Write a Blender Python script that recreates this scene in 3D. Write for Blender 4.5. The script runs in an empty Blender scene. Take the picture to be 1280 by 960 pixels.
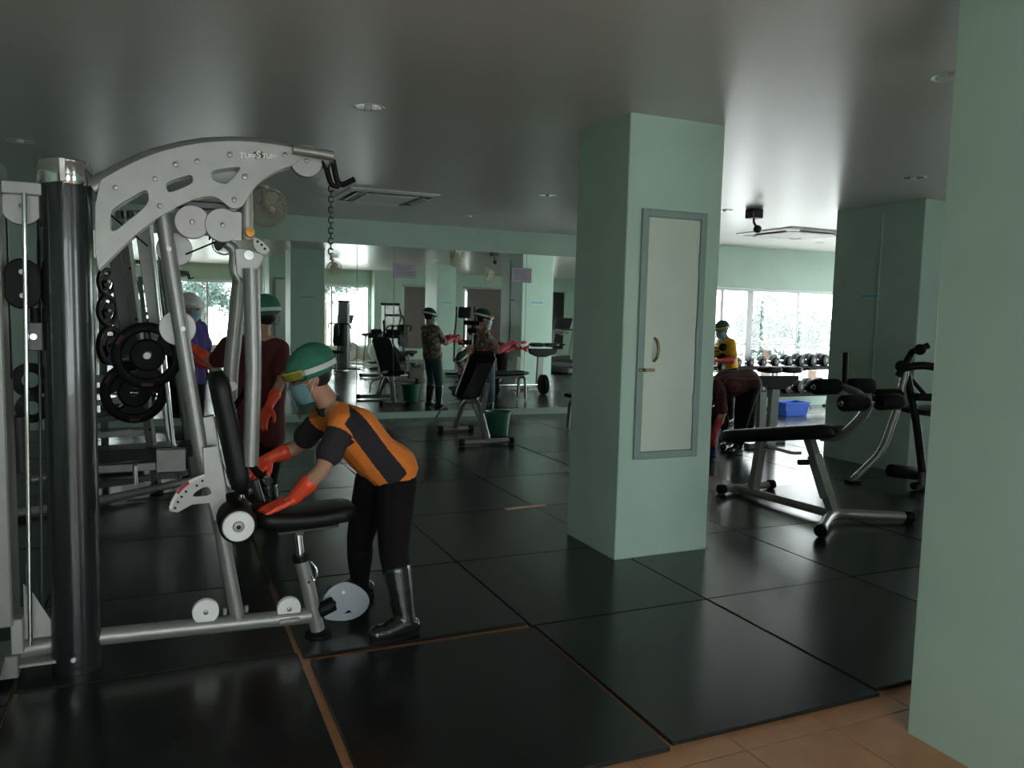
import bpy, bmesh, math, random
from mathutils import Vector as V, Matrix, Quaternion
random.seed(7)
PI = math.pi
SC = bpy.context.scene
COL = SC.collection

# ------------------------------------------------------------------ camera
CAM_H = 1.5
F_PX = 994.39
RIGHT = V((0.9139035, -0.40521594, 0.02409204))
UP = V((0.0141429, 0.09109882, 0.99574142))
FWD = V((0.40568505, 0.90967085, -0.08898646))
cd = bpy.data.cameras.new('camera')
cd.sensor_width = 36.0
cd.lens = F_PX / 1280 * 36.0
cd.clip_start = 0.05
cam = bpy.data.objects.new('camera', cd)
COL.objects.link(cam)
cam.matrix_world = Matrix(((RIGHT.x, UP.x, -FWD.x, 0), (RIGHT.y, UP.y, -FWD.y, 0), (RIGHT.z, UP.z, -FWD.z, CAM_H), (0, 0, 0, 1)))
SC.camera = cam

# ------------------------------------------------------------------ sky, daylight, exposure
w = bpy.data.worlds.new('overcast_sky')
SC.world = w
w.use_nodes = True
nt = w.node_tree
nt.nodes.clear()
bg = nt.nodes.new('ShaderNodeBackground')
bg.inputs[0].default_value = (0.93, 0.97, 1.0, 1)
bg.inputs[1].default_value = 2.0
wo = nt.nodes.new('ShaderNodeOutputWorld')
nt.links.new(bg.outputs[0], wo.inputs[0])
SC.view_settings.view_transform = 'Standard'
SC.view_settings.look = 'None'
SC.view_settings.gamma = 1.0
SC.view_settings.use_curve_mapping = False
SC.view_settings.exposure = 2.5
cy = SC.cycles
cy.use_denoising = True
try:
    cy.denoiser = 'OPENIMAGEDENOISE'
    cy.denoising_input_passes = 'RGB_ALBEDO_NORMAL'
except Exception:
    pass
cy.max_bounces = 14
cy.diffuse_bounces = 6
cy.glossy_bounces = 6
cy.transparent_max_bounces = 16
cy.sample_clamp_indirect = 4.0
cy.blur_glossy = 0.6
cy.caustics_refractive = False


def portal(name, x0, x1, z0, z1, y, facing):
    """Guides sky light through a window opening (adds no light of its own)."""
    ld = bpy.data.lights.new(name, 'AREA')
    ld.shape = 'RECTANGLE'
    ld.size = x1 - x0
    ld.size_y = z1 - z0
    ld.cycles.is_portal = True
    o = bpy.data.objects.new(name, ld)
    o.location = ((x0 + x1) / 2, y, (z0 + z1) / 2)
    o.rotation_euler = (math.radians(90 if facing > 0 else -90), 0, 0)
    COL.objects.link(o)
    return o


# room dimensions
YB = 10.7       # mirror and window wall
YF = -2.75      # wall behind the photographer
XL, XR = -3.2, 13.0
H = 2.69
WIN_B = [(7.0, 12.8, 0.30, 2.01)]
WIN_F = [(-1.3, 2.25, 0.35, 2.2), (4.35, 6.15, 0.35, 2.2), (7.0, 8.4, 0.35, 2.2), (9.0, 10.6, 0.35, 2.2), (11.0, 12.6, 0.35, 2.2)]
for q in WIN_B:
    portal('daylight_window', q[0], q[1], q[2], q[3], YB + 0.2, -1)
portal_o = portal('daylight_window', 4.4, 10.2, .35, 2.2, 0, 1)
portal_o.location = (XR + .2, 7.3, 1.275)
portal_o.rotation_euler = (math.radians(90), 0, math.radians(90))
for q in WIN_F[:2]:
    portal('daylight_window', q[0], q[1], q[2], q[3], YF - 0.2, 1)


# ------------------------------------------------------------------ point helpers (pixel of the photo + depth plane -> world)
def ray(x, y):
    return RIGHT * ((x - 640) / F_PX) + UP * ((480 - y) / F_PX) + FWD


def PY(x, y, Y):
    d = ray(x, y)
    return d * (Y / d.y) + V((0, 0, CAM_H))


def PX(x, y, X):
    d = ray(x, y)
    return d * (X / d.x) + V((0, 0, CAM_H))


def PZ(x, y, z=0.0):
    d = ray(x, y)
    return d * ((z - CAM_H) / d.z) + V((0, 0, CAM_H))


# ------------------------------------------------------------------ materials
def mat(name, col, rough=0.5, metal=0.0, var=0.06, scale=6.0, bump=0.0, bscale=60.0, spec=0.5, coat=0.0, col2=None):
    m = bpy.data.materials.new(name)
    m.use_nodes = True
    n = m.node_tree
    b = n.nodes['Principled BSDF']
    b.inputs['Roughness'].default_value = rough
    b.inputs['Metallic'].default_value = metal
    b.inputs['Specular IOR Level'].default_value = spec
    b.inputs['Coat Weight'].default_value = coat
    tc = n.nodes.new('ShaderNodeTexCoord')
    nz = n.nodes.new('ShaderNodeTexNoise')
    nz.inputs['Scale'].default_value = scale
    nz.inputs['Detail'].default_value = 5
    n.links.new(tc.outputs['Object'], nz.inputs['Vector'])
    cr = n.nodes.new('ShaderNodeValToRGB')
    c2 = col2 or tuple(max(0, c * (1 + var)) for c in col)
    c1 = tuple(max(0, c * (1 - var)) for c in col)
    cr.color_ramp.elements[0].position = 0.3
    cr.color_ramp.elements[1].position = 0.7
    cr.color_ramp.elements[0].color = (*c1, 1)
    cr.color_ramp.elements[1].color = (*c2, 1)
    n.links.new(nz.outputs['Fac'], cr.inputs['Fac'])
    n.links.new(cr.outputs['Color'], b.inputs['Base Color'])
    if bump:
        n2 = n.nodes.new('ShaderNodeTexNoise')
        n2.inputs['Scale'].default_value = bscale
        n2.inputs['Detail'].default_value = 4
        n.links.new(tc.outputs['Object'], n2.inputs['Vector'])
        bp = n.nodes.new('ShaderNodeBump')
        bp.inputs['Strength'].default_value = bump
        bp.inputs['Distance'].default_value = 0.01
        n.links.new(n2.outputs['Fac'], bp.inputs['Height'])
        n.links.new(bp.outputs['Normal'], b.inputs['Normal'])
    return m


def glass_mat(name, tint, gloss=0.06, rough=0.02):
    m = bpy.data.materials.new(name)
    m.use_nodes = True
    n = m.node_tree
    n.nodes.clear()
    o = n.nodes.new('ShaderNodeOutputMaterial')
    t = n.nodes.new('ShaderNodeBsdfTransparent')
    t.inputs[0].default_value = (*tint, 1)
    g = n.nodes.new('ShaderNodeBsdfGlossy')
    g.inputs['Roughness'].default_value = rough
    mx = n.nodes.new('ShaderNodeMixShader')
    mx.inputs[0].default_value = gloss
    n.links.new(t.outputs[0], mx.inputs[1])
    n.links.new(g.outputs[0], mx.inputs[2])
    n.links.new(mx.outputs[0], o.inputs[0])
    return m


def pattern_mat(name, cols, scale, rough=0.85):
    """cloth print: voronoi cells coloured from a list"""
    m = mat(name, cols[0], rough)
    n = m.node_tree
    b = n.nodes['Principled BSDF']
    tc = n.nodes.new('ShaderNodeTexCoord')
    vz = n.nodes.new('ShaderNodeTexVoronoi')
    vz.inputs['Scale'].default_value = scale
    n.links.new(tc.outputs['Object'], vz.inputs['Vector'])
    sp = n.nodes.new('ShaderNodeSeparateColor')
    n.links.new(vz.outputs['Color'], sp.inputs[0])
    cr = n.nodes.new('ShaderNodeValToRGB')
    cr.color_ramp.interpolation = 'CONSTANT'
    el = cr.color_ramp.elements
    while len(el) < len(cols):
        el.new(0.5)
    for i, c in enumerate(cols):
        el[i].position = i / len(cols)
        el[i].color = (*c, 1)
    n.links.new(sp.outputs[0], cr.inputs['Fac'])
    n.links.new(cr.outputs['Color'], b.inputs['Base Color'])
    return m


def plaid_mat(name, c1, c2, c3, scale):
    m = mat(name, c1, 0.9)
    n = m.node_tree
    b = n.nodes['Principled BSDF']
    tc = n.nodes.new('ShaderNodeTexCoord')
    prev = None
    base = (*c1, 1)
    for k, (d, c) in enumerate((('X', c2), ('Z', c2), ('Y', c3))):
        wv = n.nodes.new('ShaderNodeTexWave')
        wv.bands_direction = d
        wv.inputs['Scale'].default_value = scale
        wv.inputs['Distortion'].default_value = 0.0
        n.links.new(tc.outputs['Object'], wv.inputs['Vector'])
        cr = n.nodes.new('ShaderNodeValToRGB')
        cr.color_ramp.elements[0].position = 0.7
        cr.color_ramp.elements[1].position = 0.8
        n.links.new(wv.outputs['Fac'], cr.inputs[0])
        mx = n.nodes.new('ShaderNodeMix')
        mx.data_type = 'RGBA'
        n.links.new(cr.outputs[0], mx.inputs[0])
        if prev is None:
            mx.inputs[6].default_value = base
        else:
            n.links.new(prev, mx.inputs[6])
        mx.inputs[7].default_value = (*c, 1)
        prev = mx.outputs[2]
    n.links.new(prev, b.inputs['Base Color'])
    return m


m_wall = mat('mint_plaster', (0.395, 0.545, 0.455), 0.5, var=0.05, scale=2.5, bump=0.08, bscale=35)
m_ceil = mat('grey_white_ceiling_paint', (0.62, 0.60, 0.57), 0.30, var=0.03, scale=1.5, bump=0.03, bscale=12)
m_tile = mat('terracotta_tile', (0.42, 0.21, 0.105), 0.3, var=0.10, scale=9)
m_grout = mat('dark_grout', (0.10, 0.06, 0.04), 0.9)
m_mat = mat('black_rubber', (0.015, 0.016, 0.016), 0.21, var=0.25, scale=5, bump=0.05, bscale=90, spec=0.42)
m_mat2 = mat('worn_black_rubber', (0.020, 0.021, 0.020), 0.27, var=0.3, scale=4, bump=0.07, bscale=70, spec=0.42)
m_silver = mat('silver_grey_metal_paint', (0.27, 0.27, 0.255), 0.36, metal=0.4, var=0.05, scale=20)
m_plate = mat('light_grey_metal_plate', (0.34, 0.34, 0.325), 0.40, metal=0.3, var=0.05, scale=15)
m_dkgrey = mat('dark_grey_metal', (0.07, 0.07, 0.07), 0.4, metal=0.4)
m_chrome = mat('chrome', (0.75, 0.75, 0.75), 0.12, metal=1.0, var=0.02)
m_blackmetal = mat('gloss_black_tube', (0.014, 0.018, 0.018), 0.24, metal=0.0, coat=0.3, spec=0.6)
m_vinyl = mat('black_vinyl', (0.009, 0.009, 0.0095), 0.42, bump=0.1, bscale=150, spec=0.22)
m_foam = mat('black_foam_roller', (0.008, 0.008, 0.008), 0.6, bump=0.12, bscale=160, spec=0.12)
m_rubber = mat('matt_black_rubber', (0.007, 0.007, 0.007), 0.5, spec=0.15)
m_white = mat('white_plastic', (0.80, 0.79, 0.76), 0.4)
m_bolt = mat('bolt_steel', (0.25, 0.25, 0.25), 0.35, metal=0.9)
m_orange = mat('yellow_orange_knob', (0.85, 0.38, 0.03), 0.4)
m_red = mat('red_plastic', (0.45, 0.03, 0.04), 0.5)
m_tape = mat('red_white_tape', (0.70, 0.16, 0.13), 0.5, col2=(0.75, 0.55, 0.5), scale=12)
m_door = mat('cream_green_door', (0.50, 0.58, 0.49), 0.5, var=0.04, scale=3)
m_frame = mat('grey_green_frame', (0.22, 0.30, 0.27), 0.5)
m_brass = mat('aged_brass', (0.22, 0.17, 0.10), 0.4, metal=0.8)
m_alu = mat('aluminium_frame', (0.42, 0.43, 0.43), 0.45, metal=0.3)
m_skin = mat('skin', (0.42, 0.22, 0.14), 0.55, var=0.08, scale=10)
m_hair = mat('dark_hair', (0.012, 0.010, 0.009), 0.5)
m_cap = mat('green_cap_cloth', (0.03, 0.17, 0.11), 0.85, var=0.15, scale=25, bump=0.4, bscale=40)
m_dkcap = mat('dark_green_cap_cloth', (0.015, 0.06, 0.045), 0.85, var=0.15, scale=25)
m_yellowband = mat('yellow_foam_band', (0.62, 0.47, 0.06), 0.7)
m_strap = mat('white_elastic_strap', (0.62, 0.66, 0.62), 0.7)
m_mask = mat('pale_blue_mask', (0.36, 0.56, 0.66), 0.8)
m_shield = glass_mat('clear_face_shield', (0.84, 0.88, 0.86), 0.07, 0.10)
m_orsh = mat('orange_shirt', (0.82, 0.22, 0.03), 0.8, var=0.1, scale=8, bump=0.3, bscale=14)
m_blsh = mat('charcoal_shirt_panel', (0.022, 0.018, 0.023), 0.9, bump=0.3, bscale=14)
m_trous = mat('black_trousers', (0.007, 0.0065, 0.0065), 0.9, bump=0.4, bscale=12, spec=0.2)
m_boot = mat('black_rubber_boot', (0.012, 0.014, 0.014), 0.22, spec=0.6, bump=0.1, bscale=10)
m_glove = mat('red_orange_rubber_glove', (0.80, 0.075, 0.03), 0.4, var=0.1, scale=12)
m_rglove = mat('red_rubber_glove', (0.55, 0.03, 0.035), 0.4)
m_pglove = mat('pink_rubber_glove', (0.75, 0.10, 0.13), 0.4)
m_maroon = mat('maroon_shirt', (0.085, 0.012, 0.014), 0.85, bump=0.3, bscale=14)
m_yell = mat('yellow_shirt', (0.80, 0.42, 0.02), 0.8, var=0.15, scale=14, bump=0.3, bscale=16)
m_purple = mat('purple_blue_shirt', (0.06, 0.035, 0.20), 0.8)
m_floral = pattern_mat('floral_camouflage_cloth', [(0.05, 0.07, 0.05), (0.22, 0.20, 0.15), (0.35, 0.06, 0.06), (0.10, 0.12, 0.09), (0.30, 0.28, 0.22)], 26)
m_plaid = plaid_mat('red_plaid_cloth', (0.075, 0.012, 0.013), (0.04, 0.009, 0.009), (0.12, 0.03, 0.03), 7)
m_jeans = mat('blue_grey_jeans', (0.05, 0.085, 0.10), 0.85)
m_green = mat('green_bucket_plastic', (0.012, 0.12, 0.07), 0.4)
m_dkblue = mat('dark_blue_bucket_plastic', (0.015, 0.025, 0.08), 0.4)
m_blue = mat('bright_blue_plastic', (0.008, 0.13, 0.72), 0.4)
m_paper = mat('notice_paper', (0.42, 0.40, 0.46), 0.8)
m_ink = mat('grey_print', (0.22, 0.21, 0.25), 0.8)
m_teal = mat('teal_print', (0.16, 0.36, 0.40), 0.7)
m_stick = mat('pale_blue_sticker', (0.40, 0.62, 0.62), 0.6)
m_blind = mat('grey_brown_blind', (0.20, 0.17, 0.15), 0.8)
m_curtain = mat('dark_blind_strip', (0.02, 0.02, 0.02), 0.8)
m_leaf = mat('tree_leaf', (0.065, 0.105, 0.095), 0.7, var=0.5, scale=2)
m_bark = mat('tree_bark', (0.10, 0.07, 0.05), 0.9)
m_ground = mat('pale_concrete_ground', (0.72, 0.71, 0.69), 0.9)
m_glass = glass_mat('window_glass', (0.96, 0.98, 0.97), 0.05, 0.0)
m_fanw = mat('fan_plastic', (0.50, 0.47, 0.36), 0.5)
m_lamp = mat('lamp_reflector', (0.75, 0.75, 0.74), 0.15, metal=0.8)
m_mirror = mat('mirror_silver', (0.80, 0.86, 0.82), 0.015, metal=1.0, var=0.0)
m_screen = mat('dark_console', (0.02, 0.02, 0.022), 0.3)
m_letter = mat('white_lettering', (0.85, 0.85, 0.83), 0.5)
m_emblem = mat('dark_maroon_emblem', (0.06, 0.012, 0.012), 0.5)

ORIG = {}


# ------------------------------------------------------------------ mesh builder
def frame_from(d):
    d = d.normalized()
    a = V((0, 0, 1)) if abs(d.z) < 0.9 else V((1, 0, 0))
    u = d.cross(a).normalized()
    return u, d.cross(u).normalized(), d


class MB:
    def __init__(s):
        s.v, s.f = [], []

    def add(s, vs, fs):
        o = len(s.v)
        s.v += [V(p) for p in vs]
        s.f += [tuple(i + o for i in f) for f in fs]
        return s

    def box(s, a, b, ch=0.0):
        """axis box from corner a to b with a small chamfer"""
        a, b = V(a), V(b)
        lo = V((min(a.x, b.x), min(a.y, b.y), min(a.z, b.z)))
        hi = V((max(a.x, b.x), max(a.y, b.y), max(a.z, b.z)))
        return s.obox((lo + hi) / 2, (hi - lo) / 2, V((1, 0, 0)), V((0, 1, 0)), ch)

    def obox(s, c, h, ux, uy, ch=0.0):
        c = V(c)
        ux = V(ux).normalized()
        uz = ux.cross(V(uy)).normalized()
        uy = uz.cross(ux)
        P = lambda x, y, z: c + ux * x + uy * y + uz * z
        hx, hy, hz = h
        ch = min(ch, hx * .9, hy * .9, hz * .9)
        if ch <= 0:
            vs = [P(x, y, z) for z in (-hz, hz) for x, y in ((-hx, -hy), (hx, -hy), (hx, hy), (-hx, hy))]
            return s.add(vs, [(3, 2, 1, 0), (4, 5, 6, 7), (0, 1, 5, 4), (1, 2, 6, 5), (2, 3, 7, 6), (3, 0, 4, 7)])
        def ring(x, y, k, z):
            return [P(-x + k, -y, z), P(x - k, -y, z), P(x, -y + k, z), P(x, y - k, z), P(x - k, y, z), P(-x + k, y, z), P(-x, y - k, z), P(-x, -y + k, z)]
        vs = ring(hx - ch, hy - ch, ch * .4, -hz) + ring(hx, hy, ch, -hz + ch) + ring(hx, hy, ch, hz - ch) + ring(hx - ch, hy - ch, ch * .4, hz)
        fs = [tuple(range(7, -1, -1)), tuple(range(24, 32))]
        for r in range(3):
            for i in range(8):
                j = (i + 1) % 8
                fs.append((r * 8 + i, r * 8 + j, r * 8 + 8 + j, r * 8 + 8 + i))
        return s.add(vs, fs)

    def bar(s, p, q, w, t, up=(0, 0, 1), ch=0.004):
        """rectangular bar from p to q; w across, t along up"""
        p, q = V(p), V(q)
        d = q - p
        up = V(up)
        side = d.cross(up)
        if side.length < 1e-6:
            side = d.cross(V((0, 1, 0)))
        return s.obox((p + q) / 2, (d.length / 2, w / 2, t / 2), d, up.cross(d) if up.cross(d).length > 1e-6 else side, ch)

    def tube(s, pts, r, n=14, cap=True):
        """round tube along a path, r a number or list"""
        pts = [V(p) for p in pts]
        rs = r if isinstance(r, (list, tuple)) else [r] * len(pts)
        vs, fs = [], []
        u = None
        for i, p in enumerate(pts):
            if i == 0:
                d = pts[1] - p
            elif i == len(pts) - 1:
                d = p - pts[i - 1]
            else:
                d = (pts[i + 1] - p).normalized() + (p - pts[i - 1]).normalized()
            if d.length < 1e-9:
                d = pts[min(i + 1, len(pts) - 1)] - pts[max(i - 2, 0)]
            d.normalize()
            if u is None:
                u, _, _ = frame_from(d)
            u = (u - d * u.dot(d)).normalized()
            w_ = d.cross(u)
            vs += [p + (u * math.cos(2 * PI * k / n) + w_ * math.sin(2 * PI * k / n)) * rs[i] for k in range(n)]
        for i in range(len(pts) - 1):
            for k in range(n):
                j = (k + 1) % n
                fs.append((i * n + k, i * n + j, i * n + n + j, i * n + n + k))
        if cap:
            fs.append(tuple(range(n - 1, -1, -1)))
            fs.append(tuple(range((len(pts) - 1) * n, len(pts) * n)))
        return s.add(vs, fs)

    def cyl(s, p, q, r, r2=None, n=20, bev=0.0):
        p, q = V(p), V(q)
        r2 = r if r2 is None else r2
        d = (q - p).normalized()
        if bev:
            return s.tube([p, p + d * bev * .3, p + d * bev, q - d * bev, q - d * bev * .3, q], [r - bev, r - bev * .3, r, r2, r2 - bev * .3, r2 - bev], n)
        return s.tube([p, q], [r, r2], n)

    def lathe(s, prof, c=(0, 0, 0), ax=(0, 0, 1), n=24):
        c = V(c)
        u, w_, d = frame_from(V(ax))
        vs, fs = [], []
        for (r, z) in prof:
            vs += [c + d * z + (u * math.cos(2 * PI * k / n) + w_ * math.sin(2 * PI * k / n)) * r for k in range(n)]
        for i in range(len(prof) - 1):
            for k in range(n):
                j = (k + 1) % n
                fs.append((i * n + k, i * n + j, i * n + n + j, i * n + n + k))
        return s.add(vs, fs)

    def ell(s, c, R3, ux=(1, 0, 0), uy=(0, 1, 0), n=14, m=9):
        c = V(c)
        ux = V(ux).normalized()
        uz = ux.cross(V(uy)).normalized()
        uy = uz.cross(ux)
        vs = [c + uz * R3[2]]
        for i in range(1, m):
            t = PI * i / m
            vs += [c + ux * R3[0] * math.sin(t) * math.cos(2 * PI * k / n) + uy * R3[1] * math.sin(t) * math.sin(2 * PI * k / n) + uz * R3[2] * math.cos(t) for k in range(n)]
        vs.append(c - uz * R3[2])
        fs = []
        for k in range(n):
            fs.append((0, 1 + k, 1 + (k + 1) % n))
        for i in range(m - 2):
            for k in range(n):
                j = (k + 1) % n
                fs.append((1 + i * n + k, 1 + (i + 1) * n + k, 1 + (i + 1) * n + j, 1 + i * n + j))
        b = 1 + (m - 2) * n
        for k in range(n):
            fs.append((len(vs) - 1, b + (k + 1) % n, b + k))
        return s.add(vs, fs)

    def cap(s, p, q, r, r2=None):
        """tapered capsule for the body blobs"""
        r2 = r if r2 is None else r2
        p, q = V(p), V(q)
        d = q - p
        L = d.length
        if L < 1e-5:
            return s.ell(p, (r, r, r))
        d.normalize()
        pts, rs = [], []
        for k in range(5):
            t = PI / 2 * (1 - k / 4)
            pts.append(p - d * r * math.sin(t)); rs.append(max(r * math.cos(t), 0.0006))
        for k in range(5):
            t = PI / 2 * k / 4
            pts.append(q + d * r2 * math.sin(t)); rs.append(max(r2 * math.cos(t), 0.0006))
        return s.tube(pts, rs, 12)

    def chain(s, pr):
        for (p, r), (q, r2) in zip(pr[:-1], pr[1:]):
            s.cap(p, q, r, r2)
        return s

    def rings(s, rings, closed=True, caps=True):
        n = len(rings[0])
        vs = [p for r in rings for p in r]
        fs = []
        for i in range(len(rings) - 1):
            for k in range(n if closed else n - 1):
                j = (k + 1) % n
                fs.append((i * n + k, i * n + j, i * n + n + j, i * n + n + k))
        if caps:
            fs.append(tuple(range(n - 1, -1, -1)))
            fs.append(tuple(range((len(rings) - 1) * n, len(rings) * n)))
        return s.add(vs, fs)

    def mesh(s, name):
        me = bpy.data.meshes.new(name)
        me.from_pydata([tuple(p) for p in s.v], [], s.f)
        bm = bmesh.new()
        bm.from_mesh(me)
        bmesh.ops.recalc_face_normals(bm, faces=bm.faces)
        bm.to_mesh(me)
        bm.free()
        return me

    def build(s, name, m, parent=None, smooth=True, ang=38):
        o0 = ORIG.get(parent.name, V((0, 0, 0))) if parent else V((0, 0, 0))
        if o0.length:
            s.v = [p - o0 for p in s.v]
        me = s.mesh(name)
        return link(name, me, m, parent, smooth, ang)


def link(name, me, m, parent=None, smooth=True, ang=38):
    ms = m if isinstance(m, (list, tuple)) else [m]
    for k in ms:
        me.materials.append(k)
    if smooth:
        me.shade_smooth()
        me.set_sharp_from_angle(angle=math.radians(ang))
    o = bpy.data.objects.new(name, me)
    COL.objects.link(o)
    if parent:
        o.parent = parent
        ORIG[o.name] = ORIG.get(parent.name, V((0, 0, 0)))
    return o


def tag(o, label=None, cat=None, group=None, kind=None):
    if label: o['label'] = label
    if cat: o['category'] = cat
    if group: o['group'] = group
    if kind: o['kind'] = kind
    return o


def thing(name, label, cat, loc=(0, 0, 0), group=None, rz=0.0):
    o = bpy.data.objects.new(name, None)
    o.empty_display_size = 0.1
    COL.objects.link(o)
    o.location = loc
    o.rotation_euler = (0, 0, rz)
    ORIG[o.name] = V(loc)
    return tag(o, label, cat, group)


def place(o, loc, rz=0.0):
    o.location = loc
    o.rotation_euler = (0, 0, rz)
    return o


def copy_tree(o, parent=None):
    c = o.copy()
    COL.objects.link(c)
    if parent:
        c.parent = parent
    for ch in list(o.children):
        copy_tree(ch, c)
    return c


def struct(name, mb, m, parent=None, smooth=False):
    o = mb.build(name, m, parent, smooth)
    if parent is None:
        o['kind'] = 'structure'
    return o


def curve_plate(outline, holes, thick, bev=0.003):
    """flat plate with holes from 2D points -> (verts, faces) in (x, depth, z)"""
    cu = bpy.data.curves.new('plate_outline', 'CURVE')
    cu.dimensions = '2D'
    cu.fill_mode = 'BOTH'
    cu.extrude = thick / 2 - bev
    cu.bevel_depth = bev
    cu.bevel_resolution = 1
    for pl in [outline] + holes:
        sp = cu.splines.new('POLY')
        sp.points.add(len(pl) - 1)
        for k, p in enumerate(pl):
            sp.points[k].co = (p[0], p[1], 0, 1)
        sp.use_cyclic_u = True
    return curve_mesh(cu)


def curve_mesh(cu):
    o = bpy.data.objects.new('plate_outline', cu)
    COL.objects.link(o)
    dg = bpy.context.evaluated_depsgraph_get()
    me = bpy.data.meshes.new_from_object(o.evaluated_get(dg))
    vs = [V((v.co.x, v.co.z, v.co.y)) for v in me.vertices]
    fs = [tuple(p.vertices) for p in me.polygons]
    bpy.data.objects.remove(o)
    bpy.data.curves.remove(cu)
    bpy.data.meshes.remove(me)
    return vs, fs


def smooth_closed(pts, n=3):
    """Chaikin smoothing of a closed 2D outline"""
    for _ in range(n):
        out = []
        for i, p in enumerate(pts):
            q = pts[(i + 1) % len(pts)]
            out.append((p[0] * .75 + q[0] * .25, p[1] * .75 + q[1] * .25))
            out.append((p[0] * .25 + q[0] * .75, p[1] * .25 + q[1] * .75))
        pts = out
    return pts


def bez(p0, p1, p2, n=8):
    p0, p1, p2 = V(p0), V(p1), V(p2)
    return [p0 * (1 - t) ** 2 + p1 * 2 * t * (1 - t) + p2 * t * t for t in [k / n for k in range(n + 1)]]


def round_path(pts, r=0.06, n=5):
    pts = [V(p) for p in pts]
    out = [pts[0]]
    for i in range(1, len(pts) - 1):
        a, b, c = pts[i - 1], pts[i], pts[i + 1]
        ra = min(r, (a - b).length * .45)
        rc = min(r, (c - b).length * .45)
        out += bez(b + (a - b).normalized() * ra, b, b + (c - b).normalized() * rc, n)
    out.append(pts[-1])
    return out


# ================================================================== THE ROOM
FZ = -0.016     # tile floor top; the rubber mats bring the level to 0
mb = MB().box((XL, YF, FZ - 0.16), (XR, YB, FZ - 0.012))
floor = struct('floor', mb, m_grout)
tp = 0.41
k = 0
tile_me = MB().box((-tp / 2 + .002, -tp / 2 + .002, -0.012), (tp / 2 - .002, tp / 2 - .002, 0), 0.002).mesh('tile')
tile_me.materials.append(m_tile)
tx0, ty0 = 1.876 - 8 * tp, 2.10 - 6 * tp
for i in range(16):
    for j in range(14):
        cx, cyy = tx0 + (i + .5) * tp, ty0 + (j + .5) * tp
        if 2.45 < cx < 3.3 and 0.85 < cyy < 2.05 and cx > 2.75 and cyy < 1.8:
            continue
        o = bpy.data.objects.new('tile', tile_me)
        COL.objects.link(o)
        o.parent = floor
        o.location = (cx, cyy, FZ)
# tile bed under the mats further in
mb = MB()
mb.box((tx0, ty0 + 14 * tp + .004, FZ - .012), (tx0 + 16 * tp, YB, FZ - .001))
mb.box((XL, YF, FZ - .012), (tx0 - .004, YB, FZ - .001))
mb.box((tx0 + 16 * tp + .004, YF, FZ - .012), (XR, YB, FZ - .001))
mb.box((tx0, YF, FZ - .012), (tx0 + 16 * tp, ty0 - .004, FZ - .001))
mb.build('tile_bed', m_tile, floor, False)

struct('ceiling', MB().box((XL, YF, H), (XR, YB, H + .2)), m_ceil)
struct('wall_left', MB().box((XL - .15, YF - .15, FZ - .1), (XL, YB + .15, H + .2)), m_wall)
WR = (4.4, 10.2, .35, 2.2)
mb = MB()
mb.box((XR, YF - .15, FZ - .1), (XR + .15, WR[0], H + .2))
mb.box((XR, WR[1], FZ - .1), (XR + .15, YB + .15, H + .2))
mb.box((XR, WR[0], FZ - .1), (XR + .15, WR[1], WR[2]))
mb.box((XR, WR[0], WR[3]), (XR + .15, WR[1], H + .2))
struct('wall_right', mb, m_wall)


def wall_with_openings(name, y0, y1, wins):
    mb = MB()
    x = XL
    for (a, b, z0, z1) in sorted(wins):
        mb.box((x, y0, FZ - .1), (a, y1, H + .2))
        mb.box((a, y0, FZ - .1), (b, y1, z0))
        mb.box((a, y0, z1), (b, y1, H + .2))
        x = b
    mb.box((x, y0, FZ - .1), (XR, y1, H + .2))
    return struct(name, mb, m_wall)


wall_back = wall_with_openings('wall_back', YB, YB + .15, WIN_B)
wall_front = wall_with_openings('wall_front', YF - .15, YF, WIN_F)
struct('baseboard_back', MB().box((-1.2, YB - .035, FZ), (6.45, YB, 0.085), .004), m_wall)

WN = [0]


def window(q, ymid, muls, rails, blind=None, thick=None):
    """aluminium window filling an opening: frame, mullions, rails and one pane per bay"""
    x0, x1, z0, z1 = q
    WN[0] += 1
    g = .004
    mb = MB()
    fw = .05
    mb.box((x0 + g, ymid - .035, z0 + g), (x0 + fw, ymid + .035, z1 - g), .004)
    mb.box((x1 - fw, ymid - .035, z0 + g), (x1 - g, ymid + .035, z1 - g), .004)
    mb.box((x0 + fw, ymid - .035, z0 + g), (x1 - fw, ymid + .035, z0 + fw), .004)
    mb.box((x0 + fw, ymid - .035, z1 - fw), (x1 - fw, ymid + .035, z1 - g), .004)
    root = mb.build('window_%d' % WN[0], m_alu, None, False)
    root['kind'] = 'structure'
    for i, mx in enumerate(muls):
        tw = (thick or [.03] * len(muls))[i]
        MB().box((mx - tw, ymid - .03, z0 + fw), (mx + tw, ymid + .03, z1 - fw), .004).build('mullion', m_alu, root, False)
    ed = [x0 + fw] + list(muls) + [x1 - fw]
    for rz in rails:
        for a, b in zip(ed[:-1], ed[1:]):
            MB().box((a + .031, ymid - .02, rz - .013), (b - .031, ymid + .02, rz + .013), .003).build('rail', m_alu, root, False)
    for a, b in zip(ed[:-1], ed[1:]):
        zs = [z0 + fw] + list(rails) + [z1 - fw]
        for c, d in zip(zs[:-1], zs[1:]):
            MB().box((a, ymid - .003, c), (b, ymid + .003, d)).build('pane', m_glass, root, False)
    return root


window(WIN_B[0], YB + .09, [7.8, 8.6, PY(940, 400, YB).x, PY(1000, 400, YB).x, 11.3], [1.07], thick=[.03, .03, .062, .022, .05])
window(WIN_F[0], YF - .07, [-.4, .62, 1.5], [1.25])
window(WIN_F[1], YF - .07, [5.0], [])
for q in WIN_F[2:]:
    window(q, YF - .07, [(q[0] + q[1]) / 2], [])


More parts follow.
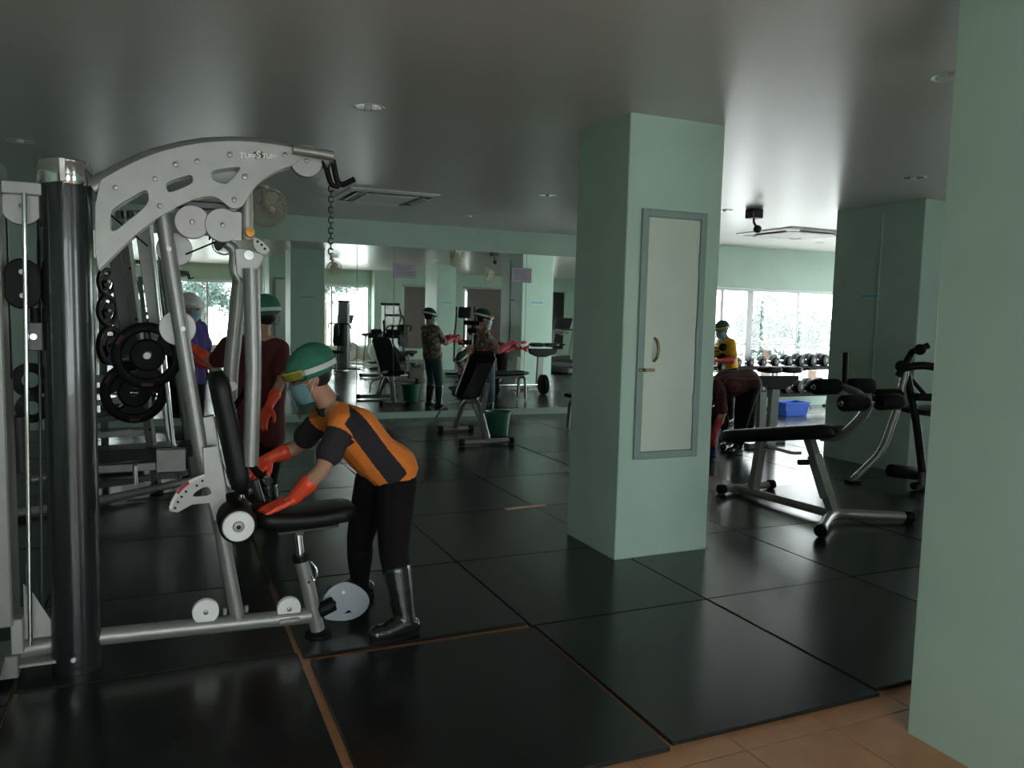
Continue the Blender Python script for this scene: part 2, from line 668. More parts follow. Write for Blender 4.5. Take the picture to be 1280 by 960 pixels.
def blind(q, gapl, label):
    x0, x1, z0, z1 = q
    t = thing('roller_blind', label, 'blind', (x0, YF + .05, z0), 'closed blinds over the rear windows')
    MB().cyl((x0 - .05, YF + .06, z1 + .06), (x1 + .05, YF + .06, z1 + .06), .035, n=12).build('roller', m_alu, t)
    MB().box((x0 + gapl, YF + .045, z0 - .04), (x1 + .05, YF + .049, z1 + .06)).build('blind_sheet', m_blind, t, False)
    MB().box((x0 + gapl, YF + .035, z0 - .07), (x1 + .05, YF + .059, z0 - .04), .003).build('bottom_bar', m_alu, t, False)
    return t


blind(WIN_F[2], .0, 'grey brown roller blind drawn down over the window next to the wall pier')
blind(WIN_F[3], .07, 'grey brown roller blind with bright slit of daylight along its left edge')
t = thing('vertical_blind', 'dark vertical strip blind with thin gaps of daylight', 'blind', (WIN_F[4][0], YF + .05, .3))
MB().box((WIN_F[4][0] - .05, YF + .04, 2.24), (WIN_F[4][1] + .05, YF + .09, 2.28), .004).build('head_rail', m_alu, t, False)
for i in range(14):
    if i in (3, 9):
        continue
    x = WIN_F[4][0] + .02 + i * .112
    MB().obox((x + .05, YF + .065, 1.27), (.054, .002, .96), (1, .12, 0), (-.12, 1, 0)).build('strip', m_curtain, t, False)

def side_window(q, xm, muls):
    y0, y1, z0, z1 = q
    WN[0] += 1
    mb = MB()
    fw = .05
    for a, b, c, d in ((y0 + .004, y0 + fw, z0 + .004, z1 - .004), (y1 - fw, y1 - .004, z0 + .004, z1 - .004), (y0 + fw, y1 - fw, z0 + .004, z0 + fw), (y0 + fw, y1 - fw, z1 - fw, z1 - .004)):
        mb.box((xm - .035, a, c), (xm + .035, b, d), .004)
    root = mb.build('window_%d' % WN[0], m_alu, None, False)
    root['kind'] = 'structure'
    ed = [y0 + fw] + list(muls) + [y1 - fw]
    for m_ in muls:
        MB().box((xm - .03, m_ - .03, z0 + fw), (xm + .03, m_ + .03, z1 - fw), .004).build('mullion', m_alu, root, False)
    for a, b in zip(ed[:-1], ed[1:]):
        MB().box((xm - .003, a, z0 + fw), (xm + .003, b, z1 - fw)).build('pane', m_glass, root, False)


side_window(WR, XR + .08, [5.5, 6.7, 7.9, 9.05])

# wall pier between the rear windows
struct('pilaster', MB().box((6.2, YF, FZ - .1), (6.85, YF + .35, H), .004), m_wall)
struct('trim_1', MB().box((XL, YF, 2.24), (6.2, YF + .03, 2.29), .003), m_wall)


# ------------------------------------------------------------------ columns
def column(name, x0, x1, y0, y1, worn=True):
    mb = MB()
    nz = 14
    rg = []
    rnd = random.Random(int(x0 * 100))
    # faint unevenness of hand plastered edges
    zs = [FZ - .012, 0.0, .05] + [H * k / nz for k in range(1, nz)] + [H]
    for z in zs:
        j = lambda: rnd.uniform(-.003, .003)
        k = .006
        e = -.012 if (worn and 0 < z < .02) else 0
        rg.append([V((x0 + k + j(), y0 + e, z)), V((x1 - k, y0 + e, z)), V((x1 - e, y0 + k + j(), z)), V((x1 - e, y1 - k, z)), V((x1 - k, y1, z)), V((x0 + k, y1, z)), V((x0 + e, y1 - k, z)), V((x0 + e, y0 + k, z))])
    mb.rings(rg)
    o = mb.build(name, m_wall, None, True, 30)
    o['kind'] = 'structure'
    return o


C1 = (2.555, 3.245, 4.11, 4.74)
C2 = (6.76, 7.46, 5.5, 6.6)
C3 = (2.522, 3.3, .95, 1.977)
C4 = (6.5, 7.0, .98, 1.98)
col1 = column('column', *C1)
col2 = column('column', *C2)
col3 = column('column', *C3)
col4 = column('column', *C4)


def cabinet_door(name, x0, x1, z0, z1, y, s, kids=True):
    """narrow flush door on a column face; s = -1 faces the photographer, +1 faces the mirror"""
    fw = .045
    mb = MB()
    def bx(a, b, c, d, t0, t1):
        mb.box((a, y + s * t0, c), (b, y + s * t1, d), .003)
    bx(x0, x0 + fw, z0, z1, 0.002, .02)
    bx(x1 - fw, x1, z0, z1, .002, .02)
    bx(x0 + fw, x1 - fw, z1 - fw, z1, .002, .02)
    bx(x0 + fw, x1 - fw, z0, z0 + fw, .002, .02)
    root = mb.build(name, m_frame, None, False)
    root['kind'] = 'structure'
    MB().box((x0 + fw + .004, y + s * .002, z0 + fw + .004), (x1 - fw - .004, y + s * .014, z1 - fw - .004), .002).build('door_leaf', m_door, root, False)
    hx = x0 + fw + .075
    hz = z0 + (z1 - z0) * .445
    MB().tube(round_path([(hx, y + s * .012, hz + .07), (hx, y + s * .045, hz + .055), (hx + .012, y + s * .05, hz), (hx, y + s * .045, hz - .055), (hx, y + s * .012, hz - .07)], .03), .009, 10).build('pull_handle', m_brass, root)
    l = MB().box((x0 + .01, y + s * .014, hz - .135), (x0 + .125, y + s * .026, hz - .115), .003)
    l.cyl((x0 + .05, y + s * .014, hz - .125), (x0 + .05, y + s * .05, hz - .125), .011, n=10)
    l.build('bolt_latch', m_brass, root)
    for hzz in (z0 + .35, (z0 + z1) / 2, z1 - .3):
        MB().cyl((x1 - fw - .002, y + s * .02, hzz - .05), (x1 - fw - .002, y + s * .02, hzz + .05), .009, n=8).build('hinge', m_frame, root)
    return root


a_, b_ = PY(802, 262, 4.11), PY(868, 570, 4.11)
cabinet_door('door_1', PY(796, 420, 4.11).x, PY(876, 420, 4.11).x, PY(830, 572, 4.11).z, PY(843, 264, 4.11).z, 4.11, -1)
cabinet_door('door_2', 2.62, 3.16, .45, 2.2, 1.977, 1)

# conduit, switch and stickers on the columns
pc = PX(1096, 400, 6.76)
t = thing('cable_conduit', 'thin white cable conduit running up the dark green column', 'conduit', (6.745, pc.y, 0))
MB().box((6.749, pc.y - .005, .55), (6.759, pc.y + .005, 2.6), .002).build('conduit_strip', m_wall, t, False)
ps = PX(1082, 517, 6.76)
t = thing('wall_socket', 'white wall socket low on the dark green column', 'socket', (6.75, ps.y, ps.z))
MB().box((6.742, ps.y - .055, ps.z - .04), (6.759, ps.y + .055, ps.z + .04), .004).build('face_plate', m_wall, t, False)
MB().box((6.737, ps.y - .03, ps.z - .02), (6.743, ps.y + .03, ps.z + .02), .002).build('insert', m_door, t, False)


def sticker(c, u, n, label, w=.24, h=.06):
    c, u, n = V(c), V(u), V(n)
    t = thing('wall_sticker', label, 'sticker', c, 'pale stickers on the columns')
    MB().obox(c, (w / 2, .0015, h / 2), u, n).build('backing', m_stick, t, False)
    for k in range(5):
        MB().obox(c + n * .002 + u * (-.36 + .18 * k) * w, (w * .065, .0008, h * .22), u, n).build('print_mark', m_teal, t, False)
    return t


p = PX(1088, 370, 6.76)
sticker((6.757, p.y, p.z), (0, -1, 0), (-1, 0, 0), 'pale blue sticker on the dark left face of the column by the leg machine')
sticker((7.1, 6.604, 1.72), (1, 0, 0), (0, 1, 0), 'pale blue sticker on the window-lit face of the column by the leg machine', .3, .09)
sticker((2.9, 4.744, 1.72), (1, 0, 0), (0, 1, 0), 'pale oval sticker on the mirror side of the column with cabinet door', .3, .08)
sticker((6.75, 1.984, 1.72), (1, 0, 0), (0, 1, 0), 'pale blue sticker on the narrow column seen only in the mirror', .3, .09)

# ------------------------------------------------------------------ mirror panels with taped notices
mx0, mx1 = -1.2, 6.45
edges = [mx0, .05, 1.25, 2.45, PY(491, 450, YB).x, 4.95, mx1]
for i, (a, b) in enumerate(zip(edges[:-1], edges[1:])):
    hw_ = (b - a) / 2 - .002
    o = MB().box((-hw_, -.004, .09), (hw_, .004, 2.36), .001).build('mirror_panel', m_mirror, None, False)
    o.location = ((a + b) / 2, YB - .018, 0)
    o.rotation_euler = (0, 0, .008 if i < 4 else 0)
    tag(o, ('frameless mirror panel next to the plain green wall end, behind the fat black tube', 'frameless mirror panel reflecting the wide bright window, behind the sloping rack',
            'frameless mirror panel reflecting the green column with cabinet door', 'frameless mirror panel reflecting the weight-stack towers',
            'frameless mirror panel behind the incline bench and floral-shirted woman', 'frameless mirror panel with grey notice, ending behind the column with cabinet door')[i], 'mirror', 'mirror panels along the back wall')
for (x, y, lab) in ((506, 338, 'lilac grey notice paper taped high on the mirror beside the reflected fan'), (652, 344, 'grey notice paper taped high on the mirror near the column')):
    c = PY(x, y, YB - .03)
    t = thing('notice_paper', lab, 'notice', c, 'notices taped to the mirror')
    MB().box((c.x - .16, YB - .030, c.z - .105), (c.x + .16, YB - .0285, c.z + .105)).build('sheet', m_paper, t, False)
    for k in range(5):
        MB().box((c.x - .13, YB - .0312, c.z + .06 - .03 * k), (c.x + .13 - .03 * (k % 3), YB - .0302, c.z + .068 - .03 * k)).build('print_line', m_ink, t, False)

# ------------------------------------------------------------------ rubber floor mats
xs = [-3.15, -2.65, -1.59, -.53, .545, 1.625, 2.66, 3.715, 4.79, 5.85, 6.92, 7.98, 9.04, 10.1, 11.16, 12.2, 12.98]
ys = [2.245, 3.345, 4.39, 5.49, 6.6, 7.62, 8.7, 9.7, 10.64]
COLS = [C1, C2, C3, C4]


def mat_mesh(x0, x1, y0, y1):
    holes = [c for c in COLS if c[0] < x1 and c[1] > x0 and c[2] < y1 and c[3] > y0]
    mb = MB()
    if not holes:
        return mb.box((x0, y0, FZ), (x1, y1, 0), .004)
    g = .012
    c = holes[0]
    hx0, hx1, hy0, hy1 = c[0] - g, c[1] + g, c[2] - g, c[3] + g
    xe = sorted({x0, x1, *[q for q in (hx0, hx1) if x0 < q < x1]})
    ye = sorted({y0, y1, *[q for q in (hy0, hy1) if y0 < q < y1]})
    for a, b in zip(xe[:-1], xe[1:]):
        for d, e in zip(ye[:-1], ye[1:]):
            if hx0 < (a + b) / 2 < hx1 and hy0 < (d + e) / 2 < hy1:
                continue
            mb.box((a, d, FZ), (b, e, 0))
    return mb


MATLAB = {(4, 0): 'black rubber mat with terracotta gaps along two sides, in front of the foot plate',
          (5, 0): 'black rubber mat with thick grey front edge overhanging the terracotta tiles',
          (6, 0): 'black rubber mat beside the terracotta tiles and the pale foreground wall',
          (3, 0): 'black rubber mat in front of the fat black tube, left of the terracotta gap',
          (3, 1): 'black rubber mat carrying the base tube of the multi-station machine',
          (4, 1): 'black rubber mat under the boots of the bending cleaner',
          (5, 1): 'black rubber mat between the bending cleaner and the column with cabinet door',
          (6, 1): 'black rubber mat touching the door side of the column with cabinet door',
          (4, 2): 'black rubber mat behind the bending cleaner',
          (5, 2): 'black rubber mat beside the left face of the column with cabinet door',
          (5, 3): 'black rubber mat that carries the red and white tape strip',
          (7, 1): 'black rubber mat in front of the decline bench, next to the pale foreground wall',
          (7, 2): 'black rubber mat under the near foot of the decline bench, beside the column',
          (8, 2): 'black rubber mat under the padded end of the decline bench',
          (7, 3): 'black rubber mat with bright window glare under the rear foot of the decline bench',
          (9, 3): 'black rubber mat under the bent leg of the leg machine',
          (6, 5): 'black rubber mat under the front crossbar of the incline bench',
          (7, 6): 'black rubber mat under the green bucket and the floral-shirted woman'}
rm = random.Random(3)
for i in range(len(xs) - 1):
    for j in range(-4, len(ys) - 1):
        if j < 0:
            if 4.79 <= xs[i] < 12 or xs[i] < -.6:
                y0 = ys[0] + j * 1.08
                y1 = y0 + 1.08
            elif xs[i] < .5 and j >= -2:
                y0 = ys[0] + j * 1.08
                y1 = y0 + 1.08
            else:
                continue
        else:
            y0, y1 = ys[j], ys[j + 1]
        x0, x1 = xs[i], xs[i + 1]
        g = .004
        L, R_, B_, T_ = x0 + g, x1 - g, y0 + g, y1 - g
        if i == 4 and j == 0:
            L, T_, B_ = .572, 3.328, 2.19
        if i == 3 and j == 0:
            R_, T_ = .535, 3.43
        if i == 3 and j == 1:
            B_ = 3.438; R_ = .527
        if i == 4 and j == 1:
            B_ = 3.388; L = .552
        if i == 5 and j == 0:
            L, B_ = 1.642, 2.215
        mb = mat_mesh(L, R_, B_, T_)
        dz = rm.uniform(0, .004) if j >= 0 else 0
        mb.v = [p + V((0, 0, dz if p.z > -.01 else 0)) for p in mb.v]
        cen = V(((L + R_) / 2, (B_ + T_) / 2, FZ))
        hole = len(mb.v) > 32 or len(mb.v) % 32
        mb.v = [p - cen for p in mb.v]
        me = mb.mesh('rubber_mat')
        o = link('rubber_mat', me, m_mat if rm.random() < .75 else m_mat2, None, False)
        o.location = cen + V((0, 0, .0005))
        o.rotation_euler = (0, 0, 0 if hole else rm.uniform(-.0035, .0035))
        tag(o, MATLAB.get((i, j), 'square black rubber mat, one of the many plain ones covering the gym floor'), 'mat', 'black rubber floor mats')

t = PZ(632, 637), PZ(682, 632)
o = MB().bar(t[0] + V((0, 0, .004)), t[1] + V((0, 0, .004)), .055, .003).build('tape_strip', m_tape, None, False)
tag(o, 'short red and white tape strip stuck to the rubber mats', 'tape')


# ================================================================== CEILING FITTINGS
def downlight(c, label):
    t = thing('downlight', label, 'light', (c.x, c.y, H), 'recessed ceiling downlights')
    MB().lathe([(.078, -.001), (.098, -.004), (.100, -.001), (.098, .0), ], (c.x, c.y, H), n=28).build('trim_ring', m_white, t)
    MB().lathe([(.08, -.002), (.07, -.0015), (.045, -.0008), (.001, -.0005)], (c.x, c.y, H), n=24).build('reflector', m_lamp, t)
    MB().lathe([(.001, -.016), (.018, -.014), (.026, -.006), (.022, -.001)], (c.x, c.y, H), n=14).build('bulb', m_white, t)


for (x, y, lab) in ((460, 134, 'round recessed downlight over the bending cleaner'), (685, 244, 'small recessed downlight between the air conditioner and the column with cabinet door'),
                    (587, 270, 'small recessed downlight close to the green beam over the mirror'), (25, 176, 'recessed downlight above the weight machine tower'),
                    (1142, 222, 'recessed downlight in front of the dark green column'), (1192, 95, 'recessed downlight by the edge of the pale foreground wall'),
                    (906, 263, 'recessed downlight in the bright ceiling by the windows')):
    downlight(PZ(x, y, H), lab)
for (x, y, lab) in ((9.3, 9.4, 'recessed downlight over the dumbbell rack'), (6.0, 3.2, 'recessed downlight over the rear machines'), (5.2, .4, 'recessed downlight by the bright rear window'), (9, 1.5, 'recessed downlight by the closed blinds')):
    downlight(V((x, y, H)), lab)


def cassette(cx, cy_, hw, label):
    t = thing('air_conditioner', label, 'air conditioner', (cx, cy_, H), 'ceiling cassette air conditioners')
    mb = MB()
    z0, z1 = H - .03, H - .0005
    mb.rings([[V((cx + sx * r, cy_ + sy * r, z)) for sx, sy in ((-1, -1), (1, -1), (1, 1), (-1, 1))] for r, z in ((hw, z1), (hw, z1 - .012), (hw - .03, z0), (hw - .05, z0))], caps=False)
    mb.build('panel', m_white, t, False)
    MB().box((cx - hw * .56, cy_ - hw * .56, z0 - .004), (cx + hw * .56, cy_ + hw * .56, z0 + .01), .003).build('grille', m_white, t, False)
    for k in range(9):
        y = cy_ - hw * .48 + k * hw * .12
        MB().box((cx - hw * .5, y - .006, z0 - .007), (cx + hw * .5, y + .006, z0 - .003)).build('slat', m_alu, t, False)
    MB().box((cx - hw + .05, cy_ - hw + .05, z0 + .006), (cx + hw - .05, cy_ + hw - .05, z0 + .012)).build('inner_tray', m_dkgrey, t, False)
    for sx, sy in ((1, 0), (-1, 0), (0, 1), (0, -1)):
        c = V((cx + sx * hw * .76, cy_ + sy * hw * .76, z0 + .002))
        MB().obox(c, (hw * .55, .045, .003), (sy, sx, 0), (sx * .9, sy * .9, -.4)).build('louvre', m_white, t, False)


cassette(2.2, 8.33, .46, 'white ceiling cassette air conditioner in front of the mirror wall')
cassette(8.0, 8.55, .55, 'white ceiling cassette air conditioner by the bright windows')

c = PY(943, 263, 7.0)
t = thing('ceiling_camera', 'dark ceiling bracket with ball-shaped camera near the bright windows', 'camera', (c.x, c.y, H))
MB().box((c.x - .07, c.y - .07, H - .1), (c.x + .07, c.y + .07, H - .001), .008).build('junction_box', m_dkgrey, t, False)
MB().tube([(c.x, c.y, H - .1), (c.x + .0, c.y, H - .14), (c.x + .02, c.y - .02, H - .19)], .014, 10).build('stem', m_dkgrey, t)
MB().ell((c.x + .03, c.y - .03, H - .215), (.045, .045, .045)).build('ball_housing', m_dkgrey, t)


def fan(label, r=.2, loc=(0, 0, 0), tilt=.5, rz=0.0):
    t = thing('ceiling_fan', label, 'fan', (0, 0, 0), 'caged fans hanging from the ceiling')
    c = V((0, -.1, -.22))
    ax = V((0, -1, -tilt)).normalized()
    MB().cyl((0, 0, 0), (0, 0, -.03), .06, n=18).build('ceiling_plate', m_fanw, t)
    MB().tube(round_path([(0, 0, -.03), (0, 0, -.2), (0, -.06, -.22)], .05), .014, 10).build('stem', m_fanw, t)
    MB().cyl(c - ax * .1, c - ax * .01, .055, n=16, bev=.012).build('motor', m_fanw, t)
    u, w_, d = frame_from(ax)
    cage = MB()
    for rr, z in ((r, .02), (r * .98, .045), (r * .8, .075), (r * .55, .09), (r * .3, .098), (r * .98, -.005), (r * .7, -.035)):
        cage.tube([c + ax * z + (u * math.cos(a) + w_ * math.sin(a)) * rr for a in [2 * PI * k / 28 for k in range(29)]], .0035 if rr < r else .007, 6, False)
    for k in range(36):
        a = 2 * PI * k / 36
        e = u * math.cos(a) + w_ * math.sin(a)
        cage.tube([c + ax * .1 + e * .03, c + ax * .09 + e * r * .55, c + ax * .06 + e * r * .9, c + ax * .02 + e * r, c - ax * .02 + e * r * .9, c - ax * .05 + e * r * .4], .002, 4, False)
    cage.build('cage', m_fanw, t)
    for k in range(3):
        a = 2 * PI * k / 3 + .4
        e = u * math.cos(a) + w_ * math.sin(a)
        s_ = ax.cross(e)
        rg = []
        for q, wd in ((.03, .03), (.08, .06), (.13, .075), (.17, .05)):
            q *= r / .2
            rg.append([c + ax * (.035 + tw) + e * q + s_ * sd * wd for sd, tw in ((-1, -.015), (1, .015))])
        b = MB()
        for (p0, p1), (p2, p3) in zip(rg[:-1], rg[1:]):
            b.add([p0, p1, p3, p2, p0 + ax * .003, p1 + ax * .003, p3 + ax * .003, p2 + ax * .003], [(0, 1, 2, 3), (7, 6, 5, 4), (0, 4, 5, 1), (1, 5, 6, 2), (2, 6, 7, 3), (3, 7, 4, 0)])
        b.build('blade', m_fanw, t)
    MB().ell(c + ax * .1, (.035, .035, .02), u, w_).build('badge', m_fanw, t)
    return place(t, loc, rz)


f1 = fan('pale caged fan hanging from the ceiling behind the curved machine arm', .19, (PY(330, 230, 8.2).x, 8.3, H), .35, .3)
for (x, y, lab, rz) in ((4.72, 8.0, 'pale caged fan hanging behind the column with cabinet door', 2.3), (4.0, 1.9, 'pale caged fan hanging near the bright rear window', 2.9), (8.1, 1.3, 'pale caged fan hanging near the closed blinds', 2.6)):
    f = copy_tree(f1)
    f['label'] = lab
    place(f, (x, y, H), rz)


# ================================================================== MULTI-STATION WEIGHT MACHINE (left foreground)
Y0 = 3.6


def G(x, y, dy=0.0):
    """point of the machine's side elevation, dy in front (-) or behind (+) its middle plane"""
    return PY(x, y, Y0 + dy)


def AC(cx, cy_):     # crop coordinates of the curved arm -> (x, z) in the machine plane
    p = PY(110 + cx / 3.765, 160 + cy_ / 3.765, Y0 - .05)
    return (p.x, p.z)


gym = thing('multi_gym', 'silver multi-station weight machine with fat black tube and curved drilled arm', 'gym machine', (0.1, Y0, 0))

# black upright tube with chrome cap
tcx = -.322
MB().lathe([(.0005, .004), (.092, .004), (.0925, .02), (.0925, 1.955), (.0005, 1.955)], (tcx, Y0, 0), n=40).build('main_tube', m_blackmetal, gym)
ct = MB().lathe([(.094, 1.95), (.0965, 1.955), (.0965, 2.02), (.090, 2.032), (.090, 2.040), (.080, 2.048), (.0005, 2.050)], (tcx, Y0, 0), n=40).build('tube_cap', m_chrome, gym)
MB().box((tcx - .012, Y0 - .1, 1.955), (tcx + .012, Y0 - .08, 2.045), .003).build('cap_clip', m_chrome, ct)
bp_ = PY(92, 832, Y0 - .09)
MB().cyl((bp_.x, Y0 - .099, .075), (bp_.x, Y0 - .085, .075), .010, n=14).build('bolt', m_chrome, gym)

# curved arm: two drilled plates, rounded top rail, bolts, lettering
outer = [(36, 262), (130, 205), (230, 155), (330, 115), (450, 85), (560, 68), (680, 62), (780, 66), (880, 78), (985, 98), (1010, 135), (960, 178), (900, 195), (850, 222), (800, 260), (768, 298), (748, 332), (728, 365), (700, 381), (668, 374), (640, 350), (608, 325), (570, 318), (520, 328), (460, 350), (400, 380), (340, 415), (280, 455), (220, 505), (160, 560), (100, 620), (36, 684)]
holes = [[(103, 440), (105, 400), (125, 372), (255, 295), (275, 292), (286, 305), (288, 362), (140, 478), (128, 486), (104, 486)],
         [(365, 265), (380, 250), (465, 222), (488, 222), (496, 240), (490, 266), (390, 306), (372, 300)],
         [(580, 205), (600, 195), (700, 182), (718, 186), (715, 200), (665, 258), (645, 268), (590, 250), (577, 228)]]
arm = thing('arm_holder', '', '')
bpy.data.objects.remove(arm)
for dy, nm in ((-.05, 'arm_plate'), (.05, 'arm_plate')):
    vs, fs = curve_plate(smooth_closed([AC(*p) for p in outer], 1), [smooth_closed([AC(*p) for p in h], 2) for h in holes], .008, .002)
    mb = MB().add([p + V((0, Y0 + dy, 0)) for p in vs], fs)
    pl = mb.build(nm, m_plate, gym, True, 30)
    if dy < 0:
        front_plate = pl
top = [(20, 268), (130, 208), (230, 158), (330, 118), (450, 88), (560, 71), (680, 66), (780, 70), (880, 82), (985, 104), (1060, 116), (1142, 130)]
rail = []
for (cx, cy_) in top:
    x, z = AC(cx, cy_ + 12)
    rail.append((x, Y0, z))
MB().tube(rail, .042, 16).build('arm_rail', m_silver, gym)
MB().tube([G(366, 186.5, -.068), G(416, 195, -.068)], .0215, 16).build('arm_stub', m_silver, gym)
MB().cyl(V(rail[-1]) - V((.004, 0, 0)), V(rail[-1]) + V((.006, 0, -.001)), .043, n=16).build('end_cap', m_dkgrey, gym)
for (cx, cy_, r) in ((130, 283, .010), (316, 240, .010), (412, 172, .010), (513, 158, .010), (667, 127, .010), (925, 127, .010), (738, 231, .013), (687, 338, .010), (338, 367, .010)):
    x, z = AC(cx, cy_)
    MB().cyl((x, Y0 - .066, z), (x, Y0 - .05, z), r, r, 12, .002).build('bolt', m_bolt, front_plate)


def text_mesh(txt, size, x, z, y, m, parent, name, bold=.0, slant=0.12, rot=0.0):
    cu = bpy.data.curves.new('letters', 'FONT')
    cu.body = txt
    cu.size = size
    cu.extrude = .0008
    cu.offset = bold
    cu.shear = slant
    vs, fs = curve_mesh(cu)
    ca, sa = math.cos(rot), math.sin(rot)
    mb = MB().add([V((x + p.x * ca - p.z * sa, y - p.y, z + p.x * sa + p.z * ca)) for p in vs], fs)
    wd = max(p.x for p in vs)
    mb.build(name, m, parent, False)
    return wd


# wordmark with its dark swoosh diamond on the arm
x0, z0 = AC(712, 142)
x1, z1 = AC(890, 142)
sc = (x1 - x0)
lw = 0.0
cx_, cz_ = AC(800, 128)
vs, fs = curve_plate(smooth_closed([AC(760, 128), AC(800, 104), AC(842, 128), AC(800, 150)], 1), [], .002, .0004)
MB().add([p + V((0, Y0 - .0555, 0)) for p in vs], fs).build('emblem', m_emblem, front_plate, False)
yy = Y0 - .0575
for txt, cx, sz in (('T', 712, .032), ('UFF', 737, .0265), ('S', 791, .040), ('TUFF', 819, .0265)):
    xx, zz = AC(cx, 142)
    text_mesh(txt, sz, xx, zz, yy, m_letter, front_plate, 'lettering', .0013, 0.0)

# pulleys at the arm
def pulley(c, r, m=m_plate, w=.016, ax=(0, -1, 0), parent=gym, name='pulley'):
    c = V(c)
    ax = V(ax).normalized()
    p = MB().lathe([(.0005, -w), (r * .97, -w), (r, -w * .8), (r * .93, -w * .3), (r * .93, w * .3), (r, w * .8), (r * .97, w), (.0005, w)], c, ax, 32).build(name, m, parent)
    MB().cyl(c + ax * w, c + ax * (w + .008), .010, .010, 12, .002).build('axle_bolt', m_bolt, p)
    return p


def covers(c, r, m=m_plate, parent=gym):
    return pulley(c, r, m, .022, parent=parent, name='pulley_cover')


m_warm = mat('warm_grey_disc', (0.44, 0.41, 0.41), 0.45, metal=0.2)
covers(G(382, 202, -.02), .036 * 1.9, m_plate)
covers(G(240, 278, .0), .068, m_warm)
covers(G(278, 282, -.01), .070, m_plate)
a, b = G(278, 264, -.03), G(302, 301, -.03)
MB().box((a.x, Y0 - .031, b.z), (b.x, Y0 + .012, a.z), .001).build('pulley_bracket', m_plate, gym, False)
covers(G(218, 312, .12), .072, m_plate)
covers(G(222, 410, .12), .074, m_plate)

# black cable housing behind the pulleys, cable
MB().box(tuple(G(208, 248, .02)), tuple(G(285, 266, .09)), .006).build('cable_housing', m_dkgrey, gym, False)
for (xa, ya, xb, yb) in ((130, 262, 185, 308), (232, 318, 275, 300), (205, 262, 215, 320), (262, 300, 262, 282)):
    MB().tube([G(xa, ya, .03), G(xb, yb, .03)], .004, 6).build('cable', m_rubber, gym)
# main sloping tube
MB().tube([G(203, 268, .0), G(250, 560, .0), G(272, 640), G(297, 772, .0)], .031, 18).build('main_post', m_silver, gym)
for (x, y) in ((211, 311), (229, 411)):
    p = G(x, y, -.031)
    MB().cyl(p + V((0, -.008, 0)), p + V((0, .006, 0)), .010, n=12).build('bolt', m_bolt, gym)

# base tube with its caster pulleys, floor plate and bolts
MB().tube([G(122, 796), G(388, 769)], .036, 18).build('base_tube', m_silver, gym)
for (x, y, r) in ((257, 764, .055), (361, 760, .052)):
    p = pulley(G(x, y, -.01), r, m_white, .013)
for (x, y) in ((281, 765), (308, 762)):
    c = G(x, y)
    MB().cyl((c.x, Y0, c.z - .01), (c.x, Y0, c.z + .018), .010, n=10).build('bolt', m_silver, gym)
a = G(362, 775, -.04)
MB().box((a.x - .045, Y0 - .045, a.z - .012), (a.x + .045, Y0 + .045, a.z + .006), .003).build('pulley_guard', m_plate, gym, False)
MB().tube([G(65, 842, 0) * 0 + V((-.55, Y0 + .02, .10)), V((tcx, Y0 + .02, .115))], .040, 16).build('rear_base_tube', m_silver, gym)
MB().box((-.555, Y0 - .06, .055), (tcx, Y0 + .1, .068), .003).build('rear_base_plate', m_plate, gym, False)

# front post with chrome seat stem, disc foot, latch
MB().tube([G(397, 787), G(384, 728), G(376, 698)], .033, 18).build('seat_post', m_silver, gym)
c = PZ(397, 790)
MB().lathe([(.0005, .001), (.062, .001), (.062, .010), (.05, .016), (.03, .022), (.0005, .022)], (c.x, Y0, 0), n=24).build('post_foot', m_rubber, gym)
MB().tube([G(376, 700), G(372, 664)], .021, 16).build('seat_stem', m_chrome, gym)
MB().cyl(G(376.5, 701), G(375, 693), .036, n=18).build('stem_collar', m_rubber, gym)
la = MB().tube(round_path([G(388, 702, -.035), G(397, 712, -.04), G(394, 728, -.04), G(390, 720, -.035)], .03), .006, 8).build('latch', m_chrome, gym)
p = G(386, 728, -.034)
MB().cyl(p, p + V((0, .01, 0)), .006, n=8).build('pin_hole', m_rubber, gym)
# leg plate at the front: black stub and grey kidney-shaped plate
MB().cyl(G(398, 764, .0), G(418, 754, -.0), .034, n=18, bev=.004).build('plate_stub', m_rubber, gym)
out = [(401, 757), (408, 740), (420, 731), (432, 727), (448, 733), (460, 744), (461, 756), (452, 768), (436, 775), (415, 775), (404, 772), (408, 764), (421, 757), (420, 750), (413, 750)]
hole = [(427, 768), (436, 761), (441, 766)]
vs, fs = curve_plate(smooth_closed([(G(*p, .03).x, G(*p, .03).z) for p in out], 1), [[(G(*p, .03).x, G(*p, .03).z) for p in hole]], .012, .003)
m_bluegrey = mat('blue_grey_plate', (0.32, 0.35, 0.38), 0.45, metal=0.3)
fp = MB().add([p + V((0, Y0 + .03, 0)) for p in vs], fs).build('foot_plate', m_bluegrey, gym, True, 30)
p = G(429, 740, .022)
MB().cyl(p, p + V((0, -.008, 0)), .009, n=12).build('bolt', m_chrome, fp)

